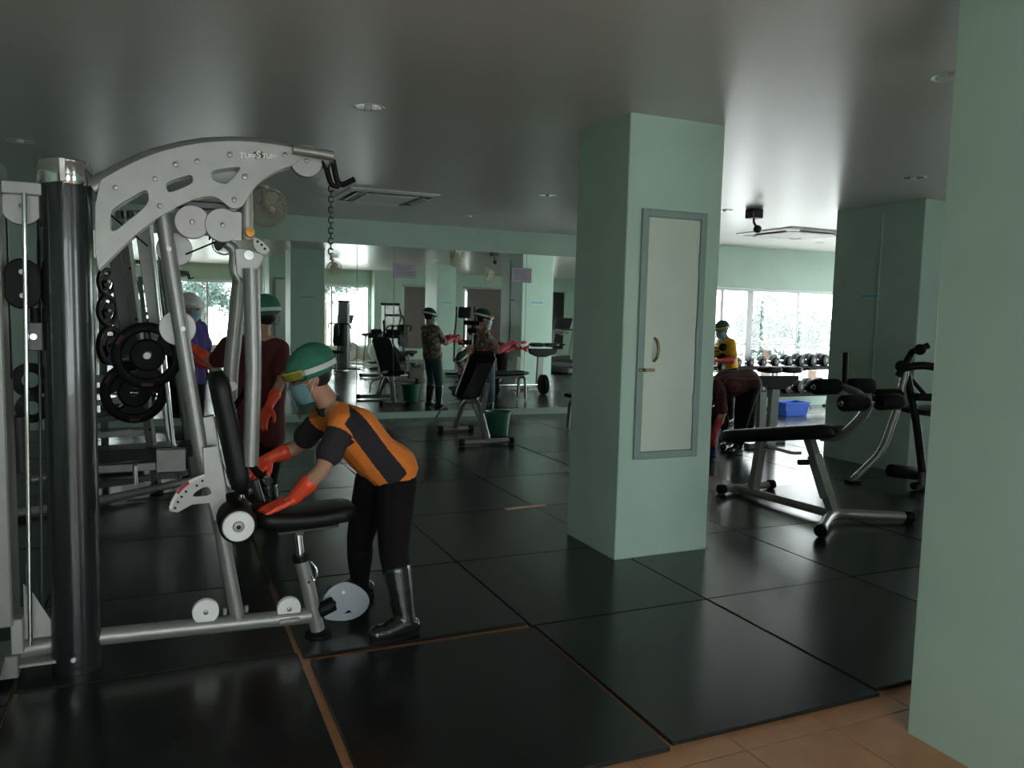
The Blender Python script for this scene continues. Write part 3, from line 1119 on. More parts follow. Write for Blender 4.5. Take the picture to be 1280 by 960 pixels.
# seat: long rounded black pad
def pad_between(pa, pb, wid, th, name, parent, m=m_vinyl, taper=1.0, n=10, yv=V((0, 1, 0)), sag=0.0, rim=.35):
    """upholstered pad swept from pa to pb, rounded edges; wid along yv"""
    pa, pb = V(pa), V(pb)
    d = (pb - pa)
    L = d.length
    d.normalize()
    up = yv.cross(d).normalized()
    if up.z < -0.2:
        up = -up
    rg = []
    for i in range(n + 1):
        t = i / n
        e = 1.0
        ed = min(t, 1 - t) * L
        rr = th * .9
        if ed < rr:
            e = math.sqrt(max(0.02, 1 - (1 - ed / rr) ** 2))
        w_ = wid / 2 * (1 + (taper - 1) * t) - th * .5 * (1 - e)
        h_ = th / 2 * (0.45 + .55 * e)
        c = pa + d * (L * t) + up * sag * (4 * (t - .5) ** 2 - 1)
        ring = []
        for k in range(20):
            a = 2 * PI * k / 20
            ca, sa = math.cos(a), math.sin(a)
            ring.append(c + yv * (w_ * math.copysign(abs(ca) ** rim, ca)) + up * (h_ * math.copysign(abs(sa) ** .55, sa)))
        rg.append(ring)
    # lay extra end rings where the ends round off
    return MB().rings(rg).build(name, m, parent, True, 60)


pad_between(G(318, 642, .0), G(440, 634, .0), .30, .075, 'seat_pad', gym, m_vinyl, .8, 14, sag=.02)
MB().bar(G(345, 662), G(420, 652), .16, .012).build('seat_board', m_dkgrey, gym, False)
MB().bar(G(366, 660), G(378, 658), .10, .05).build('seat_bracket', m_dkgrey, gym, False)
# back pad, leaning
pad_between(G(270, 462, .04), G(302, 612, .04), .26, .085, 'back_pad', gym, m_vinyl, 1.0, 14, sag=.0)
MB().bar(G(258, 520, .04), G(276, 618, .04), .06, .03, (0, 1, 0)).build('back_pad_bracket', m_silver, gym, False)

# adjusting quadrant: drilled sector with printed scale
out = [(254, 560), (271, 558), (280, 600), (284, 645), (268, 650), (262, 628), (240, 630), (222, 640), (212, 638), (213, 628), (222, 612), (236, 600), (256, 592)]
hole = [(239, 622), (244, 614), (258, 607), (263, 611), (265, 619)]
vs, fs = curve_plate([(G(*p, -.04).x, G(*p, -.04).z) for p in out], [smooth_closed([(G(*p, -.04).x, G(*p, -.04).z) for p in hole], 1)], .010, .002)
qd = MB().add([p + V((0, Y0 - .04, 0)) for p in vs], fs).build('seat_quadrant', m_silver, gym, True, 30)
for (x, y) in ((219, 635), (222.5, 627.5), (227, 621), (232.5, 614.5), (246, 607), (253, 601)):
    p = G(x, y, -.0455)
    MB().cyl(p, p + V((0, -.001, 0)), .0055, n=10).build('peg_hole', m_rubber, qd)
arc = bez(G(213, 635, -.046), G(222, 604, -.046), G(256, 594, -.046), 9)
for k in range(3):
    MB().tube(arc[k * 3:k * 3 + 4], .0065, 6).build('scale_strip', (m_white, m_red, m_white)[k], qd)

# lower press-arm roller with white end cap
c = G(298, 658, -.22)
MB().cyl(c, c + V((0, .34, 0)), .075, n=28, bev=.012).build('roller', m_foam, gym)
rc_ = MB().lathe([(.0005, -.004), (.06, -.004), (.064, .002), (.064, .006)], c - V((0, .004, 0)), (0, 1, 0), 32).build('roller_cap', m_white, gym)
MB().lathe([(.0005, -.012), (.020, -.010), (.024, -.004)], c - V((0, .004, 0)), (0, 1, 0), 20).build('hub', m_silver, rc_)
MB().lathe([(.0005, -.014), (.009, -.013), (.009, -.010)], c - V((0, .004, 0)), (0, 1, 0), 12).build('hub_bolt', m_rubber, rc_)
MB().tube([G(300, 615, .02), G(302, 645, .02)], .016, 10).build('roller_link', m_chrome, gym)

# hanging press arm: tube, knob, pivot plates and two long tubes
MB().tube([G(308, 232), G(309, 300)], .026, 16).build('arm_hanger', m_plate, gym)
p = G(312, 291, -.03)
MB().cyl(p + V((0, -.028, 0)), p + V((0, .01, 0)), .020, n=18, bev=.004).build('selector_knob', m_orange, gym)
out = [(294, 312), (302, 311), (326, 318), (329, 322), (322, 335), (313, 345), (304, 349), (297, 342), (296, 330)]
vs, fs = curve_plate([(G(*q, -.03).x, G(*q, -.03).z) for q in out], [], .012, .003)
pv = MB().add([q + V((0, Y0 - .03, 0)) for q in vs], fs).build('pivot_plate', m_plate, gym, True, 30)
p = G(311, 319, -.036)
MB().lathe([(.0005, -.010), (.010, -.010), (.010, -.006), (.020, -.006), (.022, 0)], p, (0, 1, 0), 20).build('pivot_washer', m_chrome, pv)
out = [(316, 296), (325, 300), (335, 309), (337, 314), (330, 319), (318, 312)]
vs, fs = curve_plate(smooth_closed([(G(*q, .02).x, G(*q, .02).z) for q in out], 1), [], .010, .002)
sp_ = MB().add([q + V((0, Y0 + .02, 0)) for q in vs], fs).build('selector_plate', m_plate, gym, True, 30)
for (x, y) in ((322, 302), (327, 306), (331, 311)):
    q = G(x, y, .0145)
    MB().cyl(q, q + V((0, -.001, 0)), .006, n=8).build('peg_hole', m_rubber, sp_)
ya = MB().tube(round_path([G(283, 304, .02), G(294, 312, .02), G(292, 338, .02), G(300, 352, .02)], .1), .022, 12).build('curved_yoke', m_silver, gym)
MB().tube([G(314, 336, -.06), G(317, 460, -.06), G(313, 582, -.06)], .034, 18).build('press_tube', m_silver, gym)
MB().tube([G(300, 350, .2), G(289, 460, .25), G(286, 520, .25)], .034, 18).build('press_tube', m_silver, gym)
MB().cyl(G(301, 338, -.02), G(301, 338, .3), .03, n=16).build('pivot_shaft', m_silver, gym)
p = G(290, 483, .2)
MB().cyl(p, p + V((0, .03, 0)), .022, n=18).build('end_plug', m_white, gym)
# press handles
MB().tube(round_path([G(314, 580, -.06), G(322, 592, -.1), G(334, 600, -.16)], .05), .017, 12).build('press_handle', m_rubber, gym)
MB().cyl(G(333, 600, -.155), G(336, 602, -.175), .020, n=14).build('handle_plug', m_chrome, gym)
MB().tube([G(290, 515, .2), G(306, 488, .1)], .012, 10).build('press_handle', m_rubber, gym)
MB().tube([G(280, 610, .1), G(335, 650, .16)], .016, 10).build('link_bar', m_silver, gym)
MB().tube([G(318, 600, .25), G(330, 640, .25), G(345, 650, .25)], .02, 10).build('leg_lever', m_dkgrey, gym)
c = G(330, 645, .2)
MB().cyl(c, c + V((0, .3, 0)), .05, n=20, bev=.01).build('roller', m_foam, gym)

# weight-stack shroud and its front rail at the machine's rear
x1 = PY(9, 400, Y0).x
x2 = PY(19, 700, Y0).x
MB().box((x1 - .16, Y0 - .10, .24), (x1, Y0 + .10, 2.02), .006).build('stack_shroud', m_silver, gym, False)
MB().box((x1 - .012, Y0 - .075, .12), (x1 + .03, Y0 + .075, .26), .004).build('shroud_foot', m_plate, gym, False)
MB().box((x1 - .18, Y0 - .09, .03), (x1 + .012, Y0 + .09, .12), .004).build('shroud_base', m_silver, gym, False)
vs, fs = curve_plate([(x1 + .03, .16), (x1 + .15, .16), (x1 + .06, .34), (x1 + .03, .38)], [], .010, .002)
MB().add([q + V((0, Y0 - .02, 0)) for q in vs], fs).build('gusset', m_plate, gym, False)
MB().box((x1, Y0 - .05, PY(30, 245, Y0).z), (tcx, Y0 + .05, PY(30, 229, Y0).z), .004).build('top_bridge', m_plate, gym, False)
covers((PY(27, 258, Y0 - .02).x, Y0 - .0, PY(27, 258, Y0).z), .072, m_plate)
MB().tube([PY(30, 241, Y0 - .09), PY(38, 806, Y0 - .09)], .0085, 10).build('guide_rod', m_chrome, gym)
MB().tube([PY(48, 300, Y0 + .05), PY(53, 800, Y0 + .05)], .006, 10).build('guide_rod', m_dkgrey, gym)
# obround black carriage with two bolts
c = PY(30, 355, Y0 + .0)
out = []
for k in range(24):
    a = 2 * PI * k / 24
    out.append((c.x + .056 * math.cos(a), c.z + .056 * math.sin(a) + (.035 if math.sin(a) > 0 else -.035)))
vs, fs = curve_plate(out, [], .03, .006)
cg = MB().add([q + V((0, Y0 - .03, 0)) for q in vs], fs).build('pulley_carriage', m_rubber, gym, True, 30)
for dz in (.045, -.045):
    MB().cyl((c.x, Y0 - .05, c.z + dz), (c.x, Y0 - .04, c.z + dz), .010, n=12).build('bolt', m_bolt, cg)
for dx in (-.05, .053):
    MB().tube([(c.x + dx, Y0 - .01, 1.86), (c.x + dx, Y0 - .01, 1.2)], .0035, 6).build('cable', m_rubber, gym)
c = PY(45, 420, Y0)
MB().box((c.x - .028, Y0 - .06, c.z - .055), (c.x + .03, Y0 + .02, c.z + .055), .004).build('selector_block', m_dkgrey, gym, False)
MB().cyl((c.x, Y0 - .072, c.z), (c.x, Y0 - .06, c.z), .012, n=14).build('bolt', m_chrome, gym)
MB().cyl((c.x, Y0 - .02, c.z + .055), (c.x, Y0 - .02, c.z + .11), .016, n=12).build('damper', m_rubber, gym)
for (x, y, r) in ((38, 475, .07), (40, 510, .06)):
    c = PY(x, y, Y0 + .12)
    MB().lathe([(r * .55, -.02), (r, -.012), (r, .012), (r * .55, .02), (r * .45, .0), (r * .55, -.02)], c, (.2, -1, 0), 24).build('lever_wheel', m_rubber, gym)
MB().tube([PY(24, 520, Y0 + .1), PY(28, 590, Y0 + .15)], .022, 10).build('lever_tube', m_dkgrey, gym)
MB().cyl((x1 + .045, Y0 - .03, .34), (x1 + .045, Y0 - .03, .46), .005, n=8).build('pop_pin', m_chrome, gym)
# foot of the row station poking in at the edge
MB().tube(round_path([(x1 - .05, Y0 - .1, .12), (x1 - .05, Y0 - .25, .09), (x1 - .045, Y0 - .42, .022)], .08), .022, 12).build('stabiliser', m_dkgrey, gym)

# accessories hanging on the arm end: chain of links and two handles
hk = V(rail[-1])
chn = thing('hanging_chain', 'thin dark steel chain hanging from the curved arm end', 'chain', (PY(413, 230, Y0).x, Y0, 1.65))
za, zb = PY(413, 226, Y0).z, PY(414, 324, Y0).z
nl = 15
for k in range(nl):
    z = za + (zb - za) * (k + .5) / nl
    x = PY(413.5, 275, Y0).x
    L = (za - zb) / nl * .68
    pts = []
    for q in range(17):
        a = 2 * PI * q / 16
        u_ = math.cos(a) * .0095
        v_ = math.sin(a) * .0075 + (L - .0075 if math.sin(a) >= 0 else -(L - .0075)) * .7
        pts.append(V((x + (u_ if k % 2 else u_ * .15), Y0 + (0 if k % 2 else u_), z + v_)))
    MB().tube(pts, .0034, 6, False).build('chain_link', m_dkgrey, chn)
gr = thing('pull_grip', 'black rubber-coated twin hook grip hanging on the curved arm end', 'grip', (hk.x, Y0, hk.z))
for (pts, r) in (([(416, 200), (421, 228), (428, 232), (443, 224)], .013), ([(408, 210), (414, 232), (424, 233)], .012)):
    MB().tube(round_path([G(x, y, -.03) for x, y in pts], .03), r, 10).build('grip', m_rubber, gr)
MB().tube([G(414, 193, -.045), G(418, 214, -.03)], .005, 8).build('hook', m_chrome, gr)
MB().tube([G(403, 201, -.05), G(412, 224, -.03)], .006, 8).build('strap', m_rubber, gr)


# ================================================================== WEIGHT PLATES
def weight_plate(label, group='black grip weight plates', r=.19):
    """tri-grip plate, axis along local -Y"""
    t = thing('weight_plate', label, 'weight plate', (0, 0, 0), group)
    MB().lathe([(r * .70, -.010), (r * .76, -.020), (r * .95, -.022), (r, -.016), (r, .016), (r * .95, .022), (r * .76, .020), (r * .70, .010), (r * .70, -.010)], (0, 0, 0), (0, -1, 0), 40).build('rim', m_rubber, t)
    MB().lathe([(.026, -.022), (r * .44, -.02), (r * .50, -.01), (r * .50, .01), (r * .44, .02), (.026, .022), (.026, -.022)], (0, 0, 0), (0, -1, 0), 28).build('hub', m_rubber, t)
    for k in range(3):
        a = 2 * PI * k / 3 + .5
        rg = []
        for q, wd in ((r * .34, .55), (r * .55, .50), (r * .84, .62)):
            rg.append([V((q * math.cos(a + s * wd), y, q * math.sin(a + s * wd))) for s, y in ((-1, -.013), (1, -.013), (1, .013), (-1, .013))])
        MB().rings(rg).build('spoke', m_rubber, t, False)
        MB().obox((r * .89 * math.cos(a), -.0235, r * .89 * math.sin(a)), (r * .16, .001, r * .05), (-math.sin(a), 0, math.cos(a)), (0, 1, 0)).build('red_mark', m_dkred, t, False)
    MB().lathe([(.0255, -.024), (.034, -.024), (.036, -.02)], (0, 0, 0), (0, -1, 0), 20).build('ring', m_chrome, t)
    return t


m_dkred = mat('dull_red_mark', (0.09, 0.012, 0.016), 0.6)
wp0 = weight_plate('black tri-grip weight plate with red marks on the sloping rack, facing out')
YS = 6.45
c = PY(184, 444, YS - .3)
place(wp0, (c.x, c.y, c.z), .1)
wp0.scale = (1.22, 1.22, 1.22)


def plate_copy(loc, rz, lab, s=1.0):
    o = copy_tree(wp0)
    o['label'] = lab
    place(o, loc, rz)
    o.scale = (s, s, s)
    return o


c = PY(168, 490, YS + .25)
plate_copy(c, .15, 'black weight plate behind the red-marked one on the sloping rack', 1.25)
for k, (x, y, s) in enumerate(((133, 352, .62), (134, 388, .7), (138, 432, .9))):
    plate_copy(PY(x, y, 7.6), 1.0, ('smallest black weight plate, top of the peg tree behind the fat black tube', 'black weight plate on the middle peg of the peg tree', 'largest black weight plate on the lowest peg of the peg tree')[k], s)
t = thing('plate_tree', 'dark upright peg tree holding weight plates behind the fat black tube', 'plate rack', (PY(128, 560, 7.75).x, 7.75, 0))
xx = PY(128, 400, 7.75).x
MB().box((xx - .03, 7.72, .03), (xx + .03, 7.78, 1.75), .004).build('post', m_dkgrey, t, False)
MB().box((xx - .3, 7.7, .004), (xx + .3, 7.8, .05), .004).build('base', m_dkgrey, t, False)
for (x, y) in ((133, 352), (134, 388), (138, 432)):
    c = PY(x, y, 7.6)
    MB().tube([(xx, 7.75, c.z), (c.x + .02, 7.55, c.z)], .015, 8).build('peg', m_chrome, t)

# ================================================================== SLOPING SMITH RACK behind the multi gym
sm = thing('smith_rack', 'grey sloping barbell rack with drilled uprights and chrome guide rods', 'gym machine', (-.2, YS, 0))


def S(x, y, dy=0.0):
    return PY(x, y, YS + dy)


for (xa, ya, xb, yb, wd, mm, dy) in ((157, 300, 196, 612, .075, m_silver, 0.0), (141, 300, 166, 470, .085, m_dkgrey, .3), (176, 275, 200, 440, .10, m_silver, .45), (206, 320, 246, 600, .10, m_silver, .75)):
    bot = PZ(xb, yb) + V((0, 0, .02)) if yb > 590 else S(xb, yb, dy)
    MB().bar(S(xa, ya, dy), bot, .06, wd, (0, 0, 1)).build('upright', mm, sm, False)
for k in range(9):
    t_ = (k + .5) / 9
    p = S(157 + 39 * t_ + 1, 300 + 312 * t_, -.034) * (1 - t_) + (PZ(196, 612) + V((0, -.04, .02))) * t_
    MB().cyl(p, p + V((0, .003, 0)), .010, n=8).build('peg_hole', m_rubber, sm)
for (xa, ya, xb, yb, dy, r) in ((186, 262, 217, 560, .15, .018), (180, 262, 211, 560, .6, .016)):
    MB().tube([S(xa, ya, dy), S(xb, yb, dy)], r, 12).build('guide_rod', m_chrome, sm)
MB().tube([PZ(20, 650) + V((0, 0, .045)), PZ(120, 634) + V((0, 0, .045)), PZ(246, 606) + V((0, 0, .045))], .032, 12).build('base_rail', m_silver, sm)
MB().tube([S(40, 600, .8), S(246, 560, .9)], .032, 12).build('base_rail', m_silver, sm)
p = S(218, 575, .1)
MB().box((p.x - .13, p.y - .03, p.z - .09), (p.x + .08, p.y + .03, p.z + .09), .008).build('gusset_plate', m_silver, sm, False)
MB().tube([S(219, 556, .1), S(222, 602, .1)], .014, 8).build('lock_pin', m_chrome, sm)
MB().tube([S(142, 452, -.3), S(200, 440, .6)], .014, 10).build('barbell', m_chrome, sm)
c = PY(184, 444, YS - .3)
MB().tube([c + V((0, -.05, 0)), c + V((0, 1.3, 0))], .024, 12).build('barbell', m_bolt, sm)
for (xa, ya, xb, yb, dy, m_, w_, h_) in ((60, 478, 172, 470, .7, m_silver, .05, .06), (100, 505, 170, 500, .7, m_silver, .05, .04), (100, 525, 180, 515, .75, m_dkgrey, .3, .05), (100, 545, 185, 540, .8, m_silver, .05, .05),
                                       (60, 572, 240, 560, .45, m_vinyl, .3, .09), (60, 590, 196, 582, .25, m_silver, .06, .06), (100, 610, 235, 590, .5, m_dkgrey, .05, .05)):
    MB().bar(S(xa, ya, dy), S(xb, yb, dy), w_, h_).build('cross_bar' if m_ is not m_vinyl else 'bench_pad', m_, sm, False)
c = S(169, 590, .1)
MB().cyl((c.x, c.y, c.z - .09), (c.x, c.y, c.z + .05), .018, n=10).build('adjust_knob', m_chrome, sm)
for x in (24, 196, 244):
    c = PZ(x, {24: 652, 196: 617, 244: 607}[x])
    MB().box((c.x - .05, c.y - .04, .004), (c.x + .05, c.y + .04, .03), .004).build('foot', m_rubber, sm, False)
for k in range(9):
    p = S(150 + 6.5 * k, 268, .3)
    MB().box((p.x - .03, p.y, p.z - .03), (p.x + .03, p.y + .4, p.z + .03), .004).build('top_frame', m_silver if k % 2 else m_dkgrey, sm, False)


# ================================================================== PEOPLE
def blob(mb, name, m, parent, voxel=.011, it=6, fn=None):
    """fuse overlapping limbs into one continuous smooth surface"""
    o0 = ORIG.get(parent.name, V((0, 0, 0)))
    mb.v = [p - o0 for p in mb.v]
    me = mb.mesh('body_source')
    o = bpy.data.objects.new('body_source', me)
    COL.objects.link(o)
    r = o.modifiers.new('r', 'REMESH')
    r.mode = 'VOXEL'
    r.voxel_size = voxel
    s = o.modifiers.new('s', 'SMOOTH')
    s.factor = .5
    s.iterations = it
    dg = bpy.context.evaluated_depsgraph_get()
    out = bpy.data.meshes.new_from_object(o.evaluated_get(dg))
    bpy.data.objects.remove(o)
    bpy.data.meshes.remove(me)
    out.name = name
    ob = link(name, out, m, parent, True, 80)
    if fn:
        for pl in out.polygons:
            pl.material_index = fn(pl.center + o0)
    return ob


def hand(mb, w_, d, n, side, curl=.35, sc=1.0, th=1.0):
    """palm and five fingers: wrist w_, finger direction d, back-of-hand normal n"""
    w_, d, n = V(w_), V(d).normalized(), V(n)
    n = (n - d * n.dot(d)).normalized()
    l = d.cross(n) * side
    k = sc
    for i, off in enumerate((-.031, -.010, .011, .031)):
        mb.cap(w_ + l * off * .6 * k, w_ + (d * (.085 - .004 * abs(i - 1.4)) + l * off) * k, .013 * k * th, .0125 * k * th)
    for i, (off, ln) in enumerate(((-.034, .062), (-.0115, .074), (.0115, .082), (.034, .074))):
        p = w_ + (d * .088 + l * off) * k
        a = 0
        segs = (ln * .48, ln * .3, ln * .24)
        rr = .0098 * k * th
        for q, sl in enumerate(segs):
            a += curl * (.7 if q == 0 else 1.0)
            dd = d * math.cos(a) - n * math.sin(a) + l * (off * 3.2)
            e = p + dd.normalized() * sl * k
            mb.cap(p, e, rr, rr * .92)
            p, rr = e, rr * .92
    p = w_ + (d * .022 + l * .024) * k
    for dd, sl, r0, r1 in ((l * .75 + d * .65 - n * .2, .042, .0145, .0115), (l * .45 + d * .9 - n * .35, .030, .0115, .0105), (l * .15 + d - n * .4, .024, .0105, .009)):
        e = p + dd.normalized() * sl * k
        mb.cap(p, e, r0 * k * th, r1 * k * th)
        p = e
    return mb


def arc_strip(c, ux, uy, uz, rx, ry, a0, a1, z0, z1, th, n=18, flare=0.0):
    """curved band round the head, thickness th"""
    vs, fs = [], []
    for i in range(n + 1):
        a = a0 + (a1 - a0) * i / n
        for (r_, z) in ((0, z0), (th, z0), (th + flare, z1), (flare, z1)):
            vs.append(c + ux * (rx + r_) * math.cos(a) + uy * (ry + r_) * math.sin(a) + uz * z)
    for i in range(n):
        for k in range(4):
            j = (k + 1) % 4
            fs.append((i * 4 + k, i * 4 + j, i * 4 + 4 + j, i * 4 + 4 + k))
    fs += [(3, 2, 1, 0), tuple(n * 4 + k for k in range(4))]
    return MB().add(vs, fs)


def head_gear(root, c, f, u, k=1.0, cap=m_cap, visor=True, mask=True, tall=1.0, cap_back=0.02, band=m_yellowband):
    c, f, u = V(c), V(f).normalized(), V(u).normalized()
    u = (u - f * u.dot(f)).normalized()
    s_ = u.cross(f)          # wearer's left
    # eyes
    for sd in (-1, 1):
        MB().ell(c + f * .079 * k + s_ * sd * .031 * k + u * .004 * k, (.012 * k, .012 * k, .009 * k), f, s_, 10, 7).build('eye', m_hair, root)
    MB().ell(c - f * .022 * k + u * .02 * k, (.094 * k, .083 * k, .10 * k), f, s_, 18, 12).build('hair', m_hair, root)
    if cap:
        vs, fs = [], []
        n, m_ = 26, 9
        cc = c + u * .035 * k - f * cap_back * k
        rnd = random.Random(5)
        for i in range(m_ + 1):
            t = PI * .56 * i / m_
            for q in range(n):
                a = 2 * PI * q / n
                wob = 1 + .025 * math.sin(a * 5 + i) + rnd.uniform(-.01, .01)
                vs.append(cc + (f * .122 * k * math.cos(a) + s_ * .106 * k * math.sin(a)) * (max(math.sin(t), .02)) * wob + u * .108 * k * tall * math.cos(t) - f * .02 * k * tall * math.cos(t))
        for q in range(n):        # tucked-in rim
            a = 2 * PI * q / n
            vs.append(cc + f * .098 * k * math.cos(a) + s_ * .085 * k * math.sin(a) - u * .04 * k)
        for i in range(m_ + 1):
            for q in range(n):
                j = (q + 1) % n
                fs.append((i * n + q, i * n + j, i * n + n + j, i * n + n + q))
        fs.append(tuple(range(n - 1, -1, -1)))
        MB().add(vs, fs).build('cap', cap, root, True, 60)
    if mask:
        vs, fs = [], []
        n, m_ = 12, 8
        mc = c - u * .058 * k + f * .02 * k
        for i in range(m_ + 1):
            z = (.045 - .098 * i / m_) * k
            for q in range(n + 1):
                a = -1.25 + 2.5 * q / n
                bul = 1 + .10 * math.cos(a) * (1 - abs(2 * i / m_ - 1)) + .006 * (i % 2)
                vs.append(mc + f * .082 * k * math.cos(a) * bul + s_ * .074 * k * math.sin(a) * bul + u * z - f * .012 * k * (i / m_))
        W = n + 1
        N = len(vs)
        vs += [p - (p - mc) * .04 for p in vs]
        for i in range(m_):
            for q in range(n):
                fs.append((i * W + q, i * W + q + 1, i * W + W + q + 1, i * W + W + q))
                fs.append((N + i * W + q, N + i * W + W + q, N + i * W + W + q + 1, N + i * W + q + 1))
        for q in range(n):
            fs.append((q, N + q, N + q + 1, q + 1))
            b = m_ * W
            fs.append((b + q, b + q + 1, N + b + q + 1, N + b + q))
        mk = MB().add(vs, fs).build('face_mask', m_mask, root)
        for sd in (-1, 1):
            MB().tube([mc + f * .03 * k + s_ * sd * .072 * k + u * .03 * k, c - f * .01 * k + s_ * sd * .082 * k + u * .0 * k, mc + f * .03 * k + s_ * sd * .072 * k - u * .03 * k], .0018, 5).build('ear_loop', m_white, mk)
    if visor:
        bc = c + u * .035 * k - f * .01 * k
        ib = arc_strip(bc, f, s_, u, .105 * k, .094 * k, -1.05, 1.05, -.022 * k, .016 * k, .022 * k).build('visor_band', band, root)
        arc_strip(bc - f * .012 * k, f, s_, u, .119 * k, .1105 * k, .95, 2 * PI - .95, -.014 * k, .010 * k, .004 * k, 28).build('visor_strap', m_strap, root)
        arc_strip(bc, f, s_, u, .130 * k, .118 * k, -1.2, 1.2, .012 * k, -.215 * k, .0012, 20, -.01 * k).build('face_shield', m_shield, root)


def person(name, label, J, outfit, k=1.0, voxel=.012, group=None):
    """J: joints in world space; outfit: shirt/trousers/shoes/gloves materials"""
    J = {a: (V(b) if not isinstance(b, (int, float)) else b) for a, b in J.items()}
    base = (J['anL'] + J['anR']) / 2
    t = thing(name, label, 'person', (base.x, base.y, 0), group)
    f, u = J['fwd'].normalized(), J['up'].normalized()
    u = (u - f * u.dot(f)).normalized()
    s_ = u.cross(f)
    hc = J['head']
    # ---- one continuous body
    b = MB()
    b.ell(hc + u * .015 * k, (.092 * k, .074 * k, .105 * k), f, s_)
    b.ell(hc + f * .018 * k - u * .045 * k, (.070 * k, .060 * k, .075 * k), f, s_)
    b.cap(hc + f * .086 * k + u * .0, hc + f * .103 * k - u * .028 * k, .010 * k, .014 * k)
    for sd in (-1, 1):
        b.ell(hc + s_ * sd * .077 * k - u * .012 * k - f * .005, (.020 * k, .009 * k, .032 * k), f, s_, 8, 6)
    b.cap(hc - u * .05 * k - f * .015 * k, J['neck'], .052 * k, .058 * k)
    lat = (J['shL'] - J['shR']).normalized()
    torso = (J['neck'] - J['pelvis']).normalized()
    ch = J['neck'].lerp(J['pelvis'], .32)
    wa = J['neck'].lerp(J['pelvis'], .68) + J.get('belly', V((0, 0, 0)))
    for sd in (-1, 1):
        b.chain([(J['neck'] + lat * sd * .03 * k, .055 * k), (ch + lat * sd * .075 * k, .098 * k), (wa + lat * sd * .058 * k, .092 * k), (J['pelvis'] + lat * sd * .07 * k, .10 * k)])
        S_ = 'L' if sd > 0 else 'R'
        sh, el, wr = J['sh' + S_], J['el' + S_], J['wr' + S_]
        b.chain([(J['neck'] + lat * sd * .04 * k, .05 * k), (sh, .056 * k), (sh.lerp(el, .5), .045 * k), (el, .037 * k), (el.lerp(wr, .3), .038 * k), (wr, .026 * k)])
        hd = J.get('hd' + S_, (wr - el).normalized())
        hn = J.get('hn' + S_, V((0, 0, 1)))
        if not outfit.get('gloves'):
            hand(b, wr, hd, hn, 1 if sd > 0 else -1, outfit.get('curl', .45), k)
        else:
            b.cap(wr, wr + hd * .03, .024 * k, .02 * k)
        hp, kn, an = J['hip' + S_], J['kn' + S_], J['an' + S_]
        b.chain([(hp, .088 * k), (hp.lerp(kn, .5), .072 * k), (kn, .052 * k), (kn.lerp(an, .35), .052 * k), (an, .034 * k)])
        toe = J['toe' + S_]
        b.chain([(an - (toe - an).normalized() * .02 - V((0, 0, .03 * k)), .026 * k), (an.lerp(toe, .5), .024 * k), (an.lerp(toe, .85), .020 * k)])
    blob(b, 'body', m_skin, t, voxel, 5)
    # ---- shirt
    sb = MB()
    ease = .017 * k
    hem = J['pelvis'] + torso * .015 * k
    for sd in (-1, 1):
        sb.chain([(J['neck'] + lat * sd * .035 * k - torso * .035 * k, .052 * k + ease), (ch + lat * sd * .078 * k, .100 * k + ease), (wa + lat * sd * .064 * k, .098 * k + ease), (hem + lat * sd * .072 * k, .104 * k + ease * 1.2)])
        S_ = 'L' if sd > 0 else 'R'
        sh, el, wr = J['sh' + S_], J['el' + S_], J['wr' + S_]
        end = sh.lerp(el, outfit.get('sleeve', .72)) if not outfit.get('long') else el.lerp(wr, .75)
        ch_ = [(J['neck'] + lat * sd * .05 * k - torso * .03, .05 * k + ease), (sh, .050 * k + ease), (sh.lerp(el, .5), .046 * k + ease)]
        if outfit.get('long'):
            ch_ += [(el, .042 * k + ease), (end, .032 * k + ease)]
        else:
            ch_ += [(end, .048 * k + ease)]
        sb.chain(ch_)
    blob(sb, 'shirt', outfit['shirt'], t, outfit.get('sv', voxel), outfit.get('si', 4), outfit.get('fn'))
    if outfit.get('collar'):
        cpts = []
        ax = (hc - J['neck']).normalized()
        uu, ww, dd = frame_from(ax)
        MB().lathe([(.062 * k, -.012), (.068 * k, .0), (.062 * k, .028), (.056 * k, .03), (.056 * k, -.01)], J['neck'] + ax * .015, ax, 20).build('collar', outfit['collar'], t)
    # ---- trousers
    tb = MB()
    e2 = .012 * k
    for sd in (-1, 1):
        S_ = 'L' if sd > 0 else 'R'
        hp, kn, an = J['hip' + S_], J['kn' + S_], J['an' + S_]
        tb.chain([(J['pelvis'] + torso * .04 + lat * sd * .06 * k, .10 * k + e2), (J['pelvis'] + lat * sd * .068 * k, .105 * k + e2), (hp, .092 * k + e2), (hp.lerp(kn, .5), .078 * k + e2), (kn, .060 * k + e2), (kn.lerp(an, .4), .055 * k + e2), (kn.lerp(an, outfit.get('cuff', .92)), .046 * k + e2)])
    blob(tb, 'trousers', outfit['trousers'], t, voxel, 4)
    # ---- footwear
    for S_ in 'LR':
        kn, an, toe = J['kn' + S_], J['an' + S_], J['toe' + S_]
        d = (toe - an)
        d.z = 0
        d.normalize()
        q = MB()
        if outfit.get('boots'):
            q.chain([(an.lerp(kn, .74), .072 * k), (an.lerp(kn, .45), .066 * k), (an.lerp(kn, .12), .054 * k), (an, .050 * k)])
        z0 = .042 * k
        g = V((an.x, an.y, z0 + .004))
        q.chain([(g - d * .04 * k, .042 * k), (g + d * .05 * k, .042 * k), (g + d * .15 * k, .041 * k)])
        q.cap(V((an.x, an.y, .07 * k)), g + d * .1 * k, .052 * k, .042 * k)
        bt = blob(q, 'boot' if outfit.get('boots') else 'shoe', outfit.get('shoemat', m_boot), t, voxel * .8, 4)
        so = MB()
        s2 = V((0, 0, 1)).cross(d)
        ring = []
        for kq in range(20):
            a = 2 * PI * kq / 20
            ring.append((g + d * (.052 * k + .135 * k * math.cos(a)) + s2 * .043 * k * math.sin(a) * (1.05 - .12 * math.cos(a + .4))))
